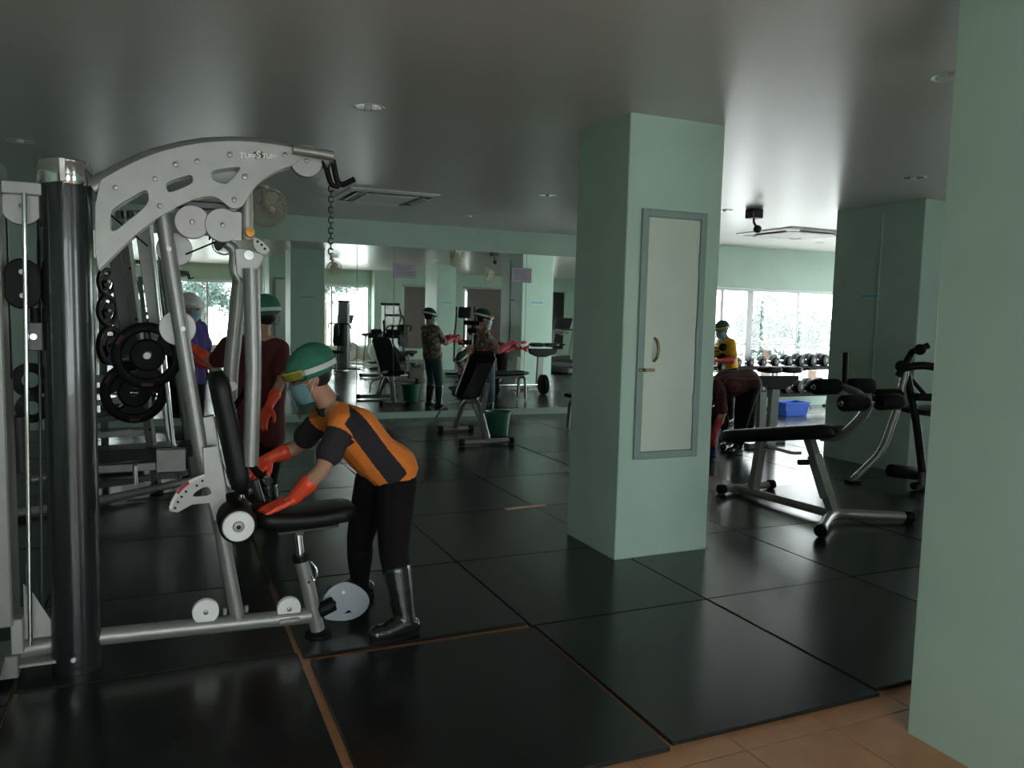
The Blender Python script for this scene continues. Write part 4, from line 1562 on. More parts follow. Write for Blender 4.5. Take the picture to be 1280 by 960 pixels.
        so.rings([[V((p.x, p.y, z)) for p in ring] for z in (.006, .024 * k)])
        so.build('sole', m_rubber, bt)
    # ---- gloves
    if outfit.get('gloves'):
        for S_ in 'LR':
            el, wr = J['el' + S_], J['wr' + S_]
            hd = J.get('hd' + S_, (wr - el).normalized())
            hn = J.get('hn' + S_, V((0, 0, 1)))
            q = MB()
            q.chain([(wr.lerp(el, outfit.get('cufflen', .62)), .044 * k), (wr.lerp(el, .25), .036 * k), (wr, .030 * k)])
            hand(q, wr, hd, hn, 1 if S_ == 'L' else -1, J.get('curl', .3), 1.04 * k, 1.12)
            blob(q, 'glove', outfit['gloves'], t, .0045 * k if voxel < .011 else .007, 2)
    head_gear(t, hc, f, u, k, outfit.get('cap', m_cap), outfit.get('visor', True), outfit.get('mask', True), outfit.get('tall', 1.0), band=outfit.get('band', m_yellowband))
    return t


# --- the cleaner bending over the seat
Yc = 3.74
hipc = PY(487, 592, Yc)
J = dict(head=PY(386, 470, 3.70), fwd=(-.90, -.10, -.32), up=(-.30, 0, .95),
         neck=PY(415, 512, 3.72), pelvis=PY(488, 585, Yc),
         shL=PY(428, 532, 3.56), elL=PY(402, 588, 3.48), wrL=PY(366, 624, 3.52),
         shR=PY(404, 522, 3.89), elR=PY(370, 560, 3.98), wrR=PY(338, 572, 3.98),
         hipL=PY(495, 602, 3.66), knL=PY(492, 690, 3.50), anL=PY(506, 775, 3.44),
         hipR=PY(468, 602, 3.84), knR=PY(450, 672, 3.95), anR=PY(450, 722, 4.02),
         hdL=(-1, 0, -.35), hnL=(-.2, -.15, 1), hdR=(-.8, -.25, -.5), hnR=(0, -.5, .8), belly=V((0, 0, -.02)))
J['toeL'] = J['anL'] + V((-.16, -.04, -.05))
J['toeR'] = J['anR'] + V((-.16, -.02, -.05))
for a in ('anL', 'anR'):
    J[a] = V((J[a].x, J[a].y, .085))
for a in ('toeL', 'toeR'):
    J[a] = V((J[a].x, J[a].y, .04))
J['curl'] = .16
nk, pv_ = J['neck'], J['pelvis']
lat_ = (J['shL'] - J['shR']).normalized()
tor_ = (nk - pv_).normalized()
bel_ = tor_.cross(lat_).normalized()
if bel_.z > 0:
    bel_ = -bel_       # towards the chest side


def orange_fn(c):
    """dark sleeves and dark side panel on the orange polo"""
    d = c - pv_
    a = d.dot(tor_) / (nk - pv_).length
    v = d.dot(bel_)
    s = abs(d.dot(lat_))
    for S_ in 'LR':
        sh, el = J['sh' + S_], J['el' + S_]
        ax = (el - sh)
        q = (c - sh).dot(ax) / ax.length_squared
        if q > .16 and ((c - sh) - ax * q).length < .085 and (c - sh).dot(bel_) > -.02 and a > .5:
            return 1
    if s > .07 and -.050 < v - (.012 - .05 * (a - .4)) < .048 and -.02 < a < .945:
        return 1
    return 0


person('person', 'cleaner in orange and charcoal polo and clear visor bending to wipe the machine seat', J,
       dict(shirt=[m_orsh, m_blsh], fn=orange_fn, trousers=m_trous, boots=True, cuff=.62, gloves=m_glove, cufflen=.55, cap=m_cap, collar=m_blsh, tall=1.05, sleeve=.62, sv=.0055, si=9), k=.97, voxel=.009)

# --- man in maroon, seen from behind the press arm
Ym = 5.55
B = lambda x, y, dy=0.0: PY(x, y, Ym + dy)
J = dict(head=B(326, 394), fwd=(-.75, .60, -.1), up=(0, 0, 1), neck=B(326, 424), pelvis=B(322, 548, .05),
         shL=B(286, 432, -.06), elL=B(268, 456, .1), wrL=B(243, 436, .15), shR=B(350, 436, .02), elR=B(352, 476, -.14), wrR=B(336, 508, -.24),
         hipL=B(308, 560, .0), knL=B(306, 640, .0), anL=B(304, 700), hipR=B(336, 560, .1), knR=B(338, 640, .08), anR=B(340, 700, .1))
J['fwd'] = V((-.75, .60, -.1))
for a in 'LR':
    p = J['an' + a]
    J['an' + a] = V((p.x, p.y, .085))
    kx = J['hip' + a].lerp(J['an' + a], .5)
    J['kn' + a] = kx + V((-.02, .03, 0))
    J['toe' + a] = J['an' + a] + V((-.12, .1, -.045))
person('person', 'cleaner in maroon t-shirt with back turned, wiping behind the press arm', J,
       dict(shirt=m_maroon, trousers=m_trous, boots=True, cuff=.62, gloves=m_glove, cufflen=.45, cap=m_cap, tall=1.0), k=.98, voxel=.012)

# --- person in white cap and purple shirt beyond the racks
Yp = 8.0
c = PY(240, 384, Yp)
J = dict(head=(c.x, Yp, c.z), fwd=(.8, -.5, -.2), up=(0, 0, 1), neck=(c.x - .02, Yp, c.z - .14), pelvis=(c.x - .03, Yp, .80),
         shL=(c.x + .08, Yp + .13, c.z - .19), shR=(c.x - .10, Yp - .13, c.z - .19), elL=(c.x + .14, Yp + .16, c.z - .45), elR=(c.x - .05, Yp - .2, c.z - .45),
         wrL=(c.x + .3, Yp + .02, c.z - .50), wrR=(c.x + .15, Yp - .2, c.z - .55),
         hipL=(c.x + .02, Yp + .08, .76), hipR=(c.x - .06, Yp - .08, .76), knL=(c.x + .03, Yp + .09, .42), knR=(c.x - .04, Yp - .09, .42),
         anL=(c.x + .0, Yp + .1, .085), anR=(c.x - .05, Yp - .1, .085), toeL=(c.x + .13, Yp + .03, .04), toeR=(c.x + .08, Yp - .18, .04))
person('person', 'person in white cap and purple shirt standing beyond the sloping rack', J,
       dict(shirt=m_purple, trousers=m_trous, gloves=m_glove, cap=m_white, visor=False, mask=True), k=.93, voxel=.014)

# --- woman in floral shirt between the incline bench and the mirror
Yw = 9.55
hx = PY(606, 395, Yw).x
zt = PY(606, 398, Yw).z
J = dict(head=(hx, Yw, zt), fwd=(.93, -.36, -.22), up=(.1, 0, 1), neck=(hx - .01, Yw + .01, zt - .15), pelvis=(hx + .04, Yw + .03, .80),
         shL=(hx + .05, Yw + .15, zt - .2), shR=(hx - .04, Yw - .14, zt - .2), elL=(hx + .20, Yw + .14, zt - .42), elR=(hx + .12, Yw - .19, zt - .42),
         wrL=(hx + .33, Yw + .05, zt - .36), wrR=(hx + .27, Yw - .16, zt - .34),
         hipL=(hx + .06, Yw + .11, .76), hipR=(hx + .03, Yw - .06, .76), knL=(hx + .12, Yw + .12, .42), knR=(hx + .06, Yw - .08, .42),
         anL=(hx + .12, Yw + .13, .085), anR=(hx + .03, Yw - .09, .085), toeL=(hx + .26, Yw + .08, .04), toeR=(hx + .17, Yw - .15, .04), curl=.5)
person('person', 'woman in dark floral shirt and visor standing behind the incline bench by the mirror', J,
       dict(shirt=m_floral, trousers=m_jeans, boots=True, cuff=.7, gloves=m_pglove, cufflen=.8, cap=m_dkcap, tall=.9), k=.95, voxel=.014)

# pink cloth bunched in her hands
ck = MB()
rc = random.Random(11)
cc_ = V((hx + .43, Yw - .06, zt - .36))
for q in range(16):
    a_ = cc_ + V((rc.uniform(-.12, .12), rc.uniform(-.09, .09), rc.uniform(-.04, .06)))
    ck.cap(a_, a_ + V((rc.uniform(-.06, .06), rc.uniform(-.05, .05), rc.uniform(-.04, .03))), rc.uniform(.02, .035), .02)
ctr = thing('cleaning_cloth', 'crumpled pink cloth held by the floral-shirted woman', 'cloth', (cc_.x, cc_.y, cc_.z))
blob(ck, 'cloth_bundle', m_pglove, ctr, .010, 2)

# --- person in yellow shirt at the window
Yy = 9.0
c = PY(902, 412, Yy)
hx, zt = c.x, c.z
J = dict(head=(hx, Yy, zt), fwd=(-.85, -.35, -.3), up=(-.2, 0, 1), neck=(hx + .07, Yy + .01, zt - .13), pelvis=(hx + .16, Yy + .03, .82),
         shL=(hx + .06, Yy - .15, zt - .18), shR=(hx + .12, Yy + .15, zt - .18), elL=(hx + .06, Yy - .22, zt - .42), elR=(hx - .02, Yy + .14, zt - .40),
         wrL=(hx - .16, Yy - .2, zt - .42), wrR=(hx - .2, Yy + .05, zt - .45),
         hipL=(hx + .15, Yy - .06, .78), hipR=(hx + .18, Yy + .1, .78), knL=(hx + .13, Yy - .07, .43), knR=(hx + .17, Yy + .11, .43),
         anL=(hx + .15, Yy - .08, .085), anR=(hx + .2, Yy + .12, .085), toeL=(hx + .01, Yy - .12, .04), toeR=(hx + .06, Yy + .07, .04), curl=.6)
person('person', 'person in bright yellow shirt and visor standing by the window', J,
       dict(shirt=m_yell, trousers=m_trous, gloves=m_rglove, cufflen=.85, cap=m_dkcap, tall=.85), k=.96, voxel=.014)

# --- person in red plaid bending beside the column
Yq = 7.0
Q = lambda x, y, dy=0.0: PY(x, y, Yq + dy)
J = dict(head=Q(878, 505, -.05), fwd=(-.75, -.3, -.6), up=(-.6, 0, .75), neck=Q(893, 480), pelvis=Q(937, 478, .05),
         shL=Q(899, 492, -.18), shR=Q(893, 478, .18), elL=Q(903, 518, -.2), elR=Q(884, 510, .16), wrL=Q(893, 540, -.22), wrR=Q(878, 534, .1),
         hipL=Q(932, 497, -.06), hipR=Q(934, 497, .14), knL=Q(926, 530, -.1), knR=Q(935, 530, .12), anL=Q(922, 562, -.05), anR=Q(914, 555, .2), hdL=(-.4, 0, -1), hdR=(-.4, 0, -1), hnL=(-.8, -.5, .3), hnR=(-.8, -.5, .3))
for a in 'LR':
    p = J['an' + a]
    J['an' + a] = V((p.x, p.y, .085))
    J['toe' + a] = J['an' + a] + V((-.15, -.05, -.045))
J['curl'] = .6
person('person', 'person in dark red plaid shirt bending low beside the column with cabinet door', J,
       dict(shirt=m_plaid, trousers=m_trous, boots=True, cuff=.62, gloves=m_rglove, cufflen=.6, cap=m_dkcap, long=False), k=1.1, voxel=.013)


# ================================================================== BENCHES AND SMALLER MACHINES
def end_caps(pts, r, parent):
    for p, d in pts:
        p, d = V(p), V(d).normalized()
        MB().cyl(p - d * .05, p + d * .012, r, n=14, bev=.006).build('foot_cap', m_rubber, parent)


# --- incline bench by the mirror, its back board towards the room
ib = thing('incline_bench', 'silver incline bench with black padded backrest raised in front of the mirror', 'bench', (3.38, 8.75, 0))
MB().tube([(3.06, 8.25, .045), (3.70, 8.25, .045)], .033, 12).build('front_crossbar', m_silver, ib)
MB().tube([(3.16, 9.28, .04), (3.60, 9.28, .04)], .03, 12).build('rear_crossbar', m_silver, ib)
end_caps([((3.06, 8.25, .045), (-1, 0, 0)), ((3.70, 8.25, .045), (1, 0, 0)), ((3.16, 9.28, .042), (-1, 0, 0)), ((3.60, 9.28, .042), (1, 0, 0))], .04, ib)
MB().tube(round_path([(3.40, 8.25, .06), (3.42, 8.62, .46), (3.40, 9.05, .42), (3.38, 9.28, .05)], .12), .03, 12).build('spine_tube', m_silver, ib)
MB().bar((3.42, 8.30, .08), (3.41, 8.75, .42), .05, .05).build('support_strut', m_plate, ib, False)
MB().bar((3.40, 8.45, .34), (3.40, 8.30, .70), .05, .03).build('back_prop', m_silver, ib, False)
pad_between((3.40, 8.42, 1.04), (3.42, 9.02, .46), .32, .09, 'back_pad', ib, m_vinyl, 1.0, 12, yv=V((1, 0, 0)))
MB().obox((3.407, 8.655, .70), (.085, .30, .012), (1, 0, 0), (0, .60, -.58)).build('back_board', m_dkgrey, ib, False)
pad_between((3.41, 9.04, .50), (3.41, 9.36, .54), .32, .08, 'seat_pad', ib, m_vinyl, .8, 10, yv=V((1, 0, 0)))
MB().tube(round_path([(3.30, 8.95, .42), (3.10, 8.98, .36), (3.05, 9.1, .2)], .08), .014, 10).build('adjust_lever', m_silver, ib)

# --- buckets and box
def bucket(name, label, cat, loc, r=.145, h=.27, m=m_green, group=None):
    t = thing(name, label, cat, (0, 0, 0), group)
    MB().lathe([(.0005, .004), (r * .76, .004), (r * .78, .012), (r * .96, h - .03), (r * 1.0, h - .028), (r * 1.03, h), (r * .97, h), (r * .93, h - .02), (r * .74, .02), (.0005, .018)], (0, 0, 0), n=28).build('pail', m, t)
    MB().tube([V((math.cos(a) * r * 1.02, math.sin(a) * r * .5 - r * .6, h - .02 - abs(math.sin(a)) * .06)) for a in [PI * k / 14 for k in range(15)]], .004, 6).build('handle', m_bolt, t)
    for sx in (-1, 1):
        MB().box((sx * r * 1.0 - .008, -.015, h - .04), (sx * r * 1.0 + .008, .015, h - .012), .003).build('lug', m, t, False)
    return place(t, loc)


b = PZ(622, 545)
bucket('bucket', 'green plastic bucket on the mats beside the incline bench', 'bucket', (b.x, b.y, .006), .155, .30)
b = PZ(893, 572)
bucket('bucket', 'dark blue plastic bucket by the feet of the plaid-shirted person', 'bucket', (5.42, 6.95, .006), .15, .30, m_dkblue)
b = PZ(998, 521)
bx = thing('storage_box', 'bright blue open plastic box on the floor under the dumbbell rack', 'box', (b.x, b.y, 0))
w_, d_, hh = .235, .16, .21
o_ = V((b.x + .02, b.y + .2, .006))
rg = []
for ww, dd, z in ((w_ * .86, d_ * .86, 0), (w_, d_, hh - .02), (w_ * 1.05, d_ * 1.06, hh - .02), (w_ * 1.05, d_ * 1.06, hh), (w_ * .97, d_ * .95, hh), (w_ * .83, d_ * .83, .012)):
    rg.append([o_ + V((sx * ww, sy * dd, z)) for sx, sy in ((-1, -1), (1, -1), (1, 1), (-1, 1))])
MB().rings(rg).build('tub', m_blue, bx, False)
for sx in (-1, 1):
    MB().tube(round_path([o_ + V((sx * w_ * .9, -d_ * .9, hh - .01)), o_ + V((sx * w_ * 1.12, -d_ * 1.12, hh - .1)), o_ + V((sx * w_ * .95, -d_ * 1.08, hh - .13))], .03), .007, 8).build('handle', m_blue, bx)

# --- decline bench on the right
db = thing('decline_bench', 'black padded decline bench with silver frame and foam leg rollers', 'bench', (4.65, 4.75, 0))
MB().tube(round_path([(4.17, 4.05, .05), (4.50, 4.30, .06), (4.66, 4.36, .06), (5.14, 4.12, .05)], .12), .034, 14).build('front_foot_bar', m_silver, db)
end_caps([((4.17, 4.05, .05), (-1, -.76, 0)), ((5.14, 4.12, .05), (1, -.45, 0))], .046, db)
MB().tube([(4.52, 5.36, .05), (4.58, 4.34, .06)], .032, 14).build('spine_tube', m_silver, db)
MB().tube([(4.36, 5.37, .045), (4.95, 5.39, .045)], .03, 12).build('rear_foot_bar', m_silver, db)
end_caps([((4.36, 5.37, .045), (-1, 0, 0)), ((4.95, 5.39, .045), (1, 0, 0))], .042, db)
MB().bar((4.55, 5.17, .08), (4.57, 5.13, .50), .07, .07, (0, 1, 0)).build('rear_post', m_silver, db, False)
MB().bar((4.60, 4.36, .07), (4.58, 4.62, .60), .07, .06, (1, 0, 0)).build('front_post', m_silver, db, False)
MB().bar((4.60, 4.42, .17), (4.585, 4.56, .47), .085, .075, (1, 0, 0)).build('post_sleeve', m_plate, db, False)
MB().cyl((4.52, 4.55, .42), (4.44, 4.57, .42), .022, n=12).build('pop_pin', m_rubber, db)
pad_between((4.54, 5.50, .475), (4.60, 4.34, .69), .30, .115, 'bench_pad', db, m_vinyl, .92, 16, yv=V((1, 0, 0)))
MB().bar((4.55, 5.25, .50), (4.59, 4.45, .63), .12, .04).build('pad_rail', m_dkgrey, db, False)
MB().tube(round_path([(4.59, 4.50, .62), (4.60, 4.33, .64), (4.60, 4.14, .82), (4.60, 4.09, .93)], .1), .034, 14).build('leg_arm', m_silver, db)
for (yy, zz) in ((4.34, 1.02), (4.08, .93)):
    MB().tube([(4.30, yy, zz), (4.92, yy, zz)], .012, 10).build('roller_axle', m_chrome, db)
    for sx in (-1, 1):
        rl = MB().cyl((4.61 + sx * .06, yy, zz), (4.61 + sx * .28, yy, zz), .058, n=22, bev=.014).build('roller', m_foam, db)
        MB().cyl((4.61 + sx * .278, yy, zz), (4.61 + sx * .288, yy, zz), .02, n=14).build('roller_cap', m_chrome, rl)
MB().tube([(4.62, 4.34, 1.0), (4.60, 4.33, 1.27)], .020, 12).build('grab_handle', m_rubber, db)
MB().tube([(4.60, 4.09, .93), (4.60, 4.20, .99), (4.60, 4.34, 1.02)], .026, 12).build('roller_link', m_silver, db)
MB().tube(round_path([(4.56, 5.05, .46), (4.78, 5.0, .40), (4.86, 4.98, .40)], .05), .014, 10).build('adjust_lever', m_silver, db)

# --- leg machine in front of the dark green column
lm = thing('leg_machine', 'dark-padded leg machine with bent silver tube legs beside the dark green column', 'gym machine', (6.2, 5.2, 0))
Yl = 5.2
Lg = lambda x, y, dy=0.0: PY(x, y, Yl + dy)
MB().tube(round_path([PZ(1066, 604) + V((0, 0, .03)), Lg(1102, 566, .05), Lg(1122, 510), Lg(1132, 462, -.02)], .12), .034, 14).build('front_leg', m_silver, lm)
p = PZ(1066, 604)
MB().box((p.x - .06, p.y - .05, .004), (p.x + .06, p.y + .05, .03), .006).build('foot', m_rubber, lm, False)
MB().tube(round_path([Lg(1134, 470, 0), Lg(1146, 530, -.1), Lg(1153, 590, -.25)], .1), .036, 14).build('rear_leg', m_rubber, lm)
q = Lg(1153, 590, -.25)
MB().tube([q, (q.x, q.y, .04)], .036, 12).build('rear_leg_foot', m_dkgrey, lm)
MB().tube([(q.x - .1, q.y, .04), (q.x + .5, q.y + .1, .04)], .035, 12).build('base_bar', m_rubber, lm)
MB().tube(round_path([Lg(1122, 462), Lg(1150, 456, -.1), Lg(1190, 462, -.2)], .08), .036, 12).build('swing_arm', m_rubber, lm)
MB().cyl(Lg(1127, 458, -.06), Lg(1127, 458, .08), .055, n=18).build('pivot_hub', m_rubber, lm)
MB().tube([Lg(1122, 470), Lg(1140, 440, -.05), Lg(1160, 432, -.1)], .03, 10).build('upper_link', m_rubber, lm)
MB().tube([Lg(1140, 475), Lg(1155, 492, -.05)], .02, 10).build('link_rod', m_rubber, lm)
MB().cyl(Lg(1150, 437, -.25), Lg(1150, 437, .1), .05, n=18, bev=.01).build('roller', m_foam, lm)
MB().cyl(Lg(1144, 496, -.15), Lg(1200, 498, -.1), .035, n=16, bev=.01).build('pad_bar', m_foam, lm)
pad_between(Lg(1142, 514, -.05), Lg(1210, 512, -.05), .34, .08, 'seat_pad', lm, m_vinyl, 1.0, 8)
MB().cyl(Lg(1112, 588, -.1), Lg(1145, 592, -.14), .06, n=20, bev=.012).build('roller', m_foam, lm)
MB().cyl(Lg(1143, 592, -.14), Lg(1148, 592.6, -.15), .03, n=14).build('roller_cap', m_silver, lm)
MB().tube([Lg(1147, 592, -.15), Lg(1190, 600, -.2)], .02, 8).build('roller_axle', m_chrome, lm)
MB().tube([Lg(1092, 494), Lg(1120, 492)], .015, 8).build('spacer_bar', m_chrome, lm)
MB().cyl(Lg(1095, 494, 0), Lg(1124, 493, 0), .055, n=20, bev=.012).build('roller', m_foam, lm)

# --- twin-pad curl stand beyond the decline bench
pc_ = thing('curl_stand', 'grey stand with two black arm pads in front of the dumbbell rack', 'gym machine', (7.0, 7.5, 0))
Yk = 7.45
K = lambda x, y, dy=0.0: PY(x, y, Yk + dy)
MB().bar(K(969, 474), K(963, 545), .12, .07, (0, 1, 0)).build('post', m_silver, pc_, False)
MB().bar(K(952, 490, -.2), K(950, 552, -.25), .1, .07, (0, 1, 0)).build('post', m_silver, pc_, False)
a, b = K(963, 546), K(950, 553, -.25)
MB().box((a.x - .25, a.y - .05, .004), (a.x + .2, a.y + .05, max(.06, a.z)), .006).build('base_bar', m_silver, pc_, False)
MB().box((b.x - .2, b.y - .05, .004), (b.x + .2, b.y + .05, max(.06, b.z)), .006).build('base_bar', m_silver, pc_, False)
vs, fs = curve_plate([(K(x, y).x, K(x, y).z) for x, y in ((948, 470), (996, 470), (994, 478), (976, 486), (962, 486), (950, 480))], [], .08, .004)
MB().add([q + V((0, Yk, 0)) for q in vs], fs).build('cradle_plate', m_rubber, pc_, False)
pad_between(K(951, 462, .0), K(973, 462, .0), .22, .08, 'arm_pad', pc_, m_vinyl, 1.0, 8)
pad_between(K(975, 462, .0), K(998, 462, .0), .22, .08, 'arm_pad', pc_, m_vinyl, 1.0, 8)
MB().tube(round_path([K(996, 464), K(1004, 462), K(1011, 461)], .03), .017, 10).build('hand_grip', m_rubber, pc_)

# --- dumbbell rack with two tiers
YR = 10.2
rk = thing('dumbbell_rack', 'black two-tier dumbbell rack under the bright windows', 'rack', (9.4, YR, 0))
zt_, zl_ = .73, .29
rx0, rx1 = 7.75, 11.1
for z in (zt_, zl_):
    for dy in (-.11, .11):
        MB().box((rx0, YR + dy - .025, z - .03), (rx1, YR + dy + .025, z), .004).build('tray_rail', m_rubber, rk, False)
    MB().box((rx0, YR - .145, z - .055), (rx1, YR - .135, z + .015), .003).build('tray_lip', m_rubber, rk, False)
for x in (rx0 + .2, 9.3, 10.75):
    MB().bar((x - .05, YR - .17, .03), (x + .02, YR + .02, .70), .05, .05, (1, 0, 0)).build('leg', m_silver, rk, False)
    MB().bar((x - .06, YR + .22, .03), (x + .02, YR + .05, .70), .05, .05, (1, 0, 0)).build('leg', m_silver, rk, False)
    MB().box((x - .1, YR - .24, .004), (x, YR + .28, .035), .004).build('foot', m_rubber, rk, False)


def dumbbell(label, r, grp):
    t = thing('dumbbell', label, 'dumbbell', (0, 0, 0), grp)
    L = .055 + r * .45
    MB().tube([(0, -L, 0), (0, -.03, 0), (0, 0, 0), (0, .03, 0), (0, L, 0)], [.013, .014, .017, .014, .013], 12).build('handle', m_chrome, t)
    for s in (-1, 1):
        hd = MB().lathe([(.0005, 0), (r * .82, 0), (r * .97, r * .10), (r, r * .25), (r, r * .75), (r * .9, r * .95), (r * .45, r * 1.02), (.0005, r * 1.02)], (0, s * L, 0), (0, s, 0), 24).build('head', m_rubber, t)
        MB().lathe([(.0005, 0), (r * .38, 0), (r * .4, -.004)], (0, s * (L + r * 1.03), 0), (0, s, 0), 16).build('end_badge', m_dkgrey, hd)
    return t


sizes = [.058, .062, .066, .070, .075, .082, .090, .096, .102, .104, .106]
x = 7.95
for i, r in enumerate(sizes):
    d = dumbbell(('smallest' if i == 0 else 'small' if i < 4 else 'middling' if i < 6 else 'large') + ' round black dumbbell, number %s along the upper tier' % ('one two three four five six seven eight nine ten eleven'.split()[i]) + ' of the rack', r, 'dumbbells on the upper rack tier')
    place(d, (x, YR, zt_ + r + .001), .25)
    x += r * 2 + .105 if i < 6 else r * 2 + .06
x = 8.1
for i in range(10):
    r = .098 + .002 * i
    d = dumbbell('large round black dumbbell, number %s along the lower tier of the rack' % ('one two three four five six seven eight nine ten'.split()[i]), r, 'dumbbells on the lower rack tier')
    place(d, (x, YR, zl_ + r + .001), .25)
    x += r * 2 + .05

# --- peg tree of small dumbbells by the yellow-shirted person
tr = thing('dumbbell_tree', 'dark upright stand of small dumbbells beside the yellow-shirted person', 'rack', (7.02, 9.0, 0))
MB().box((6.97, 8.97, .03), (7.03, 9.03, 1.2), .004).build('post', m_dkgrey, tr, False)
MB().box((6.8, 8.85, .004), (7.2, 9.15, .03), .004).build('base', m_dkgrey, tr, False)
for k in range(5):
    z = 1.10 - k * .14
    MB().box((7.03, 8.96, z - .075), (7.16, 9.04, z - .06), .003).build('cradle', m_dkgrey, tr, False)
    d = dumbbell('tiny round black dumbbell on cradle %s of the upright stand' % ('one', 'two', 'three', 'four', 'five')[k], .055, 'dumbbells on the upright stand')
    place(d, (7.13, 9.0, z - .003), .2)


# ================================================================== MACHINES SEEN IN THE MIRROR
def cable_tower(label, loc, rz, h=1.65):
    t = thing('cable_tower', label, 'gym machine', (0, 0, 0), 'machines by the rear windows')
    MB().box((-.13, -.09, .05), (.13, .09, h), .02).build('stack_shroud', m_silver, t, False)
    MB().box((-.15, -.11, h), (.15, .11, h + .05), .02).build('shroud_cap', m_rubber, t, False)
    MB().box((-.35, -.3, .004), (.35, -.24, .05), .01).build('base_bar', m_dkgrey, t, False)
    MB().box((-.04, -.3, .01), (.04, .75, .05), .01).build('base_rail', m_dkgrey, t, False)
    MB().tube(round_path([(0, .09, h - .25), (0, .45, h - .25), (0, .52, h - .5), (0, .42, .75), (0, .62, .05)], .12), .028, 12).build('frame_tube', m_dkgrey, t)
    for s in (-1, 1):
        MB().tube(round_path([(0, .45, h - .5), (s * .25, .45, h - .5), (s * .28, .35, h - .62)], .06), .018, 10).build('press_arm', m_rubber, t)
        MB().cyl((s * .06, -.095, .06), (s * .06, -.095, h - .05), .012, n=8).build('guide_rod', m_chrome, t)
    pad_between((0, .52, .48), (0, .90, .50), .32, .08, 'seat_pad', t, m_vinyl, 1.0, 8, yv=V((1, 0, 0)))
    pad_between((0, .46, .62), (0, .40, 1.15), .28, .08, 'back_pad', t, m_vinyl, 1.0, 8, yv=V((1, 0, 0)))
    MB().cyl((0, .7, .05), (0, .7, .46), .03, n=12).build('seat_post', m_silver, t)
    for k in range(8):
        MB().box((-.10, -.105, .12 + k * .07), (.10, -.088, .18 + k * .07), .004).build('stack_plate', m_rubber, t, False)
    return place(t, loc, rz)


def elliptical(label, loc, rz):
    t = thing('elliptical_trainer', label, 'gym machine', (0, 0, 0), 'cardio machines')
    MB().box((-.05, -.55, .02), (.05, .65, .09), .02).build('base_rail', m_dkgrey, t, False)
    for y in (-.55, .65):
        MB().tube([(-.3, y, .04), (.3, y, .04)], .035, 12).build('cross_foot', m_dkgrey, t)
    MB().lathe([(.0005, -.08), (.24, -.08), (.28, -.04), (.28, .04), (.24, .08), (.0005, .08)], (0, .35, .38), (1, 0, 0), 28).build('flywheel_cover', m_white, t)
    MB().tube([(0, .25, .1), (0, .12, .9), (0, .1, 1.35)], .04, 12).build('mast', m_silver, t)
    MB().obox((0, .1, 1.48), (.16, .03, .14), (1, 0, 0), (0, 1, .3), .02).build('console', m_screen, t, False)
    for s in (-1, 1):
        MB().tube(round_path([(s * .22, .2, .3), (s * .24, .12, .95), (s * .24, -.02, 1.3), (s * .22, .05, 1.62)], .1), .02, 10).build('swing_handle', m_rubber, t)
        MB().tube([(s * .2, .35, .42), (s * .2, -.4, .25)], .025, 10).build('pedal_arm', m_silver, t)
        MB().box((s * .2 - .07, -.4, .28), (s * .2 + .07, -.02, .32), .01).build('pedal', m_rubber, t, False)
    return place(t, loc, rz)


def exercise_bike(label, loc, rz):
    t = thing('exercise_bike', label, 'exercise bike', (0, 0, 0), 'cardio machines')
    for y in (-.45, .5):
        MB().tube([(-.25, y, .04), (.25, y, .04)], .03, 12).build('cross_foot', m_white, t)
    MB().box((-.04, -.45, .03), (.04, .5, .09), .02).build('base_rail', m_white, t, False)
    MB().lathe([(.0005, -.06), (.22, -.06), (.25, 0), (.22, .06), (.0005, .06)], (0, .2, .38), (1, 0, 0), 28).build('flywheel_cover', m_white, t)
    MB().tube([(0, -.2, .1), (0, -.28, .8)], .03, 12).build('seat_post', m_chrome, t)
    MB().ell((0, -.28, .84), (.12, .14, .05)).build('saddle', m_vinyl, t)
    MB().tube([(0, .28, .3), (0, .34, 1.1)], .035, 12).build('mast', m_white, t)
    MB().obox((0, .33, 1.22), (.14, .03, .13), (1, 0, 0), (0, 1, .4), .02).build('console', m_screen, t, False)
    MB().tube(round_path([(-.25, .05, 1.12), (-.22, .3, 1.06), (.22, .3, 1.06), (.25, .05, 1.12)], .08), .017, 10).build('handlebar', m_rubber, t)
    for s in (-1, 1):
        MB().obox((s * .12, .2, .38 + s * .16), (.05, .04, .012), (1, 0, 0), (0, 1, 0), .004).build('pedal', m_rubber, t, False)
        MB().bar((s * .07, .2, .38), (s * .07, .2, .38 + s * .16), .02, .02, (0, 1, 0)).build('crank', m_chrome, t, False)
    return place(t, loc, rz)


def treadmill(label, loc, rz):
    t = thing('treadmill', label, 'treadmill', (0, 0, 0), 'cardio machines')
    MB().box((-.38, -.9, .02), (.38, .75, .16), .03).build('deck', m_dkgrey, t, False)
    MB().box((-.26, -.9, .158), (.26, .6, .172), .004).build('belt', m_rubber, t, False)
    MB().box((-.38, .5, .05), (.38, .85, .28), .04).build('motor_hood', m_dkgrey, t, False)
    for s in (-1, 1):
        MB().tube(round_path([(s * .36, .6, .2), (s * .36, .45, 1.05), (s * .36, .1, 1.02), (s * .36, -.15, .95)], .12), .03, 12).build('handrail', m_silver, t)
    MB().tube([(-.36, .48, 1.05), (.36, .48, 1.05)], .025, 10).build('cross_bar', m_dkgrey, t)
    MB().obox((0, .5, 1.22), (.32, .04, .18), (1, 0, 0), (0, 1, .4), .03).build('console', m_screen, t, False)
    return place(t, loc, rz)


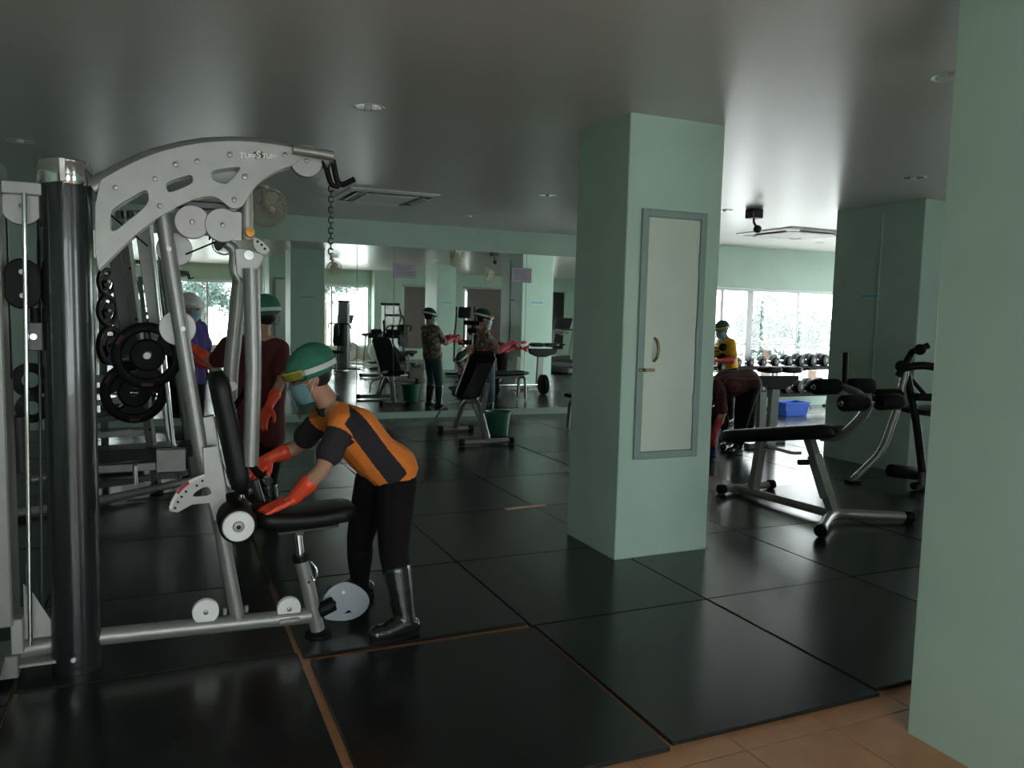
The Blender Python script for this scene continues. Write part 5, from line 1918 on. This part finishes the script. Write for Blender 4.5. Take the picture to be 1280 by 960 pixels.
cable_tower('silver weight-stack tower with black press arms nearest the bright rear window', (4.25, 2.1, 0.002), 0.5)
cable_tower('silver weight-stack tower with black press arms beside the rear wall pier', (5.35, 2.0, 0.002), -.3, 1.62)
exercise_bike('white exercise bike with dark console in front of the bright rear window', (4.98, .55, .002), 2.6)
elliptical('elliptical trainer with tall black swing handles in front of the blinds', (6.75, 3.4, .002), .6)
elliptical('elliptical trainer with tall black swing handles beside the narrow column', (5.95, .3, .002), 2.2)
treadmill('dark treadmill with silver handrails by the closed blinds', (9.3, 2.9, .002), 2.7)
treadmill('dark treadmill with silver handrails facing the vertical strip blind', (10.9, 1.2, .002), 2.9)

# flat bench with weight tree and a loaded barbell hidden behind the column with the cabinet door
fb = thing('flat_bench', 'low black flat bench with arched silver legs reflected in the mirror', 'bench', (5.3, 8.9, 0))
pad_between((4.75, 8.9, .47), (5.85, 8.85, .47), .28, .08, 'bench_pad', fb, m_vinyl, 1.0, 12)
for xx_ in (4.85, 5.75):
    MB().tube(round_path([(xx_, 8.72, .03), (xx_, 8.76, .40), (xx_, 9.02, .40), (xx_, 9.06, .03)], .1), .024, 10).build('leg_hoop', m_silver, fb)
MB().tube([(4.85, 8.89, .40), (5.75, 8.88, .40)], .024, 10).build('spine_tube', m_silver, fb)
bb = thing('barbell', 'long barbell with black plates lying on the mats near the mirror', 'barbell', (6.2, 8.2, 0))
MB().tube([(5.35, 8.15, .19), (6.7, 8.15, .19)], .014, 10).build('bar', m_chrome, bb)
for xx_ in (5.5, 5.55, 6.5, 6.55):
    MB().lathe([(.02, -.02), (.17, -.02), (.185, -.01), (.185, .01), (.17, .02), (.02, .02)], (xx_, 8.15, .19), (1, 0, 0), 28).build('plate', m_rubber, bb)


# ================================================================== OUTSIDE
struct('ground', MB().box((-40, -40, -3.7), (60, 60, -3.5)), m_ground)


def tree(label, c, r, n, seed, h=1.0):
    rnd = random.Random(seed)
    t = thing('tree', label, 'tree', (c[0], c[1], -3.5), 'trees outside the windows')
    c = V(c)
    MB().tube([(c.x, c.y, -3.5), (c.x + .05, c.y, c.z - r * .8), (c.x, c.y, c.z)], [.16, .12, .06], 8).build('trunk', m_bark, t)
    br = MB()
    lf = MB()
    cl = []
    for k in range(26):
        d = V((rnd.gauss(0, 1), rnd.gauss(0, 1), rnd.gauss(0, .8))).normalized() * r * rnd.uniform(.35, 1.0)
        d.z *= h
        cl.append(c + d)
        if k < 9:
            br.tube([c + V((0, 0, -r * .5)), c + d * .5, c + d], [.05, .03, .012], 5)
    br.build('branch', m_bark, t)
    for q in cl:
        for k in range(n // 26):
            p = q + V((rnd.gauss(0, 1), rnd.gauss(0, 1), rnd.gauss(0, 1))) * r * .17
            a = V((rnd.gauss(0, 1), rnd.gauss(0, 1), rnd.gauss(0, 1))).normalized()
            b = a.cross(V((rnd.gauss(0, 1), rnd.gauss(0, 1), rnd.gauss(0, 1)))).normalized()
            s = rnd.uniform(.05, .10)
            lf.add([p - a * s, p + b * s * .45, p + a * s, p - b * s * .45], [(0, 1, 2, 3)])
    o = lf.build('foliage', m_leaf, t, False)
    o['kind'] = 'stuff'


tree('leafy tree outside the window above the dumbbell rack', (14.75, 16.6, 1.3), .9, 3400, 1, 1.1)
tree('sparse leafy tree outside the dumbbell window, beside the fuller one', (16.8, 17.0, 1.0), .75, 1300, 2)
tree('thin young tree outside the window behind the yellow-shirted person', (13.0, 16.8, .9), .5, 450, 4)
tree('leafy tree outside the bright rear window behind the press arm', (1.7, -8.0, 1.9), 1.1, 3000, 5)
tree('broad leafy tree outside the rear window behind the exercise bike', (6.0, -9.0, 2.6), 1.5, 3600, 6, .7)
tree('small leafy tree outside the wide rear window', (-1.2, -9.0, 1.2), 1.0, 2000, 8)
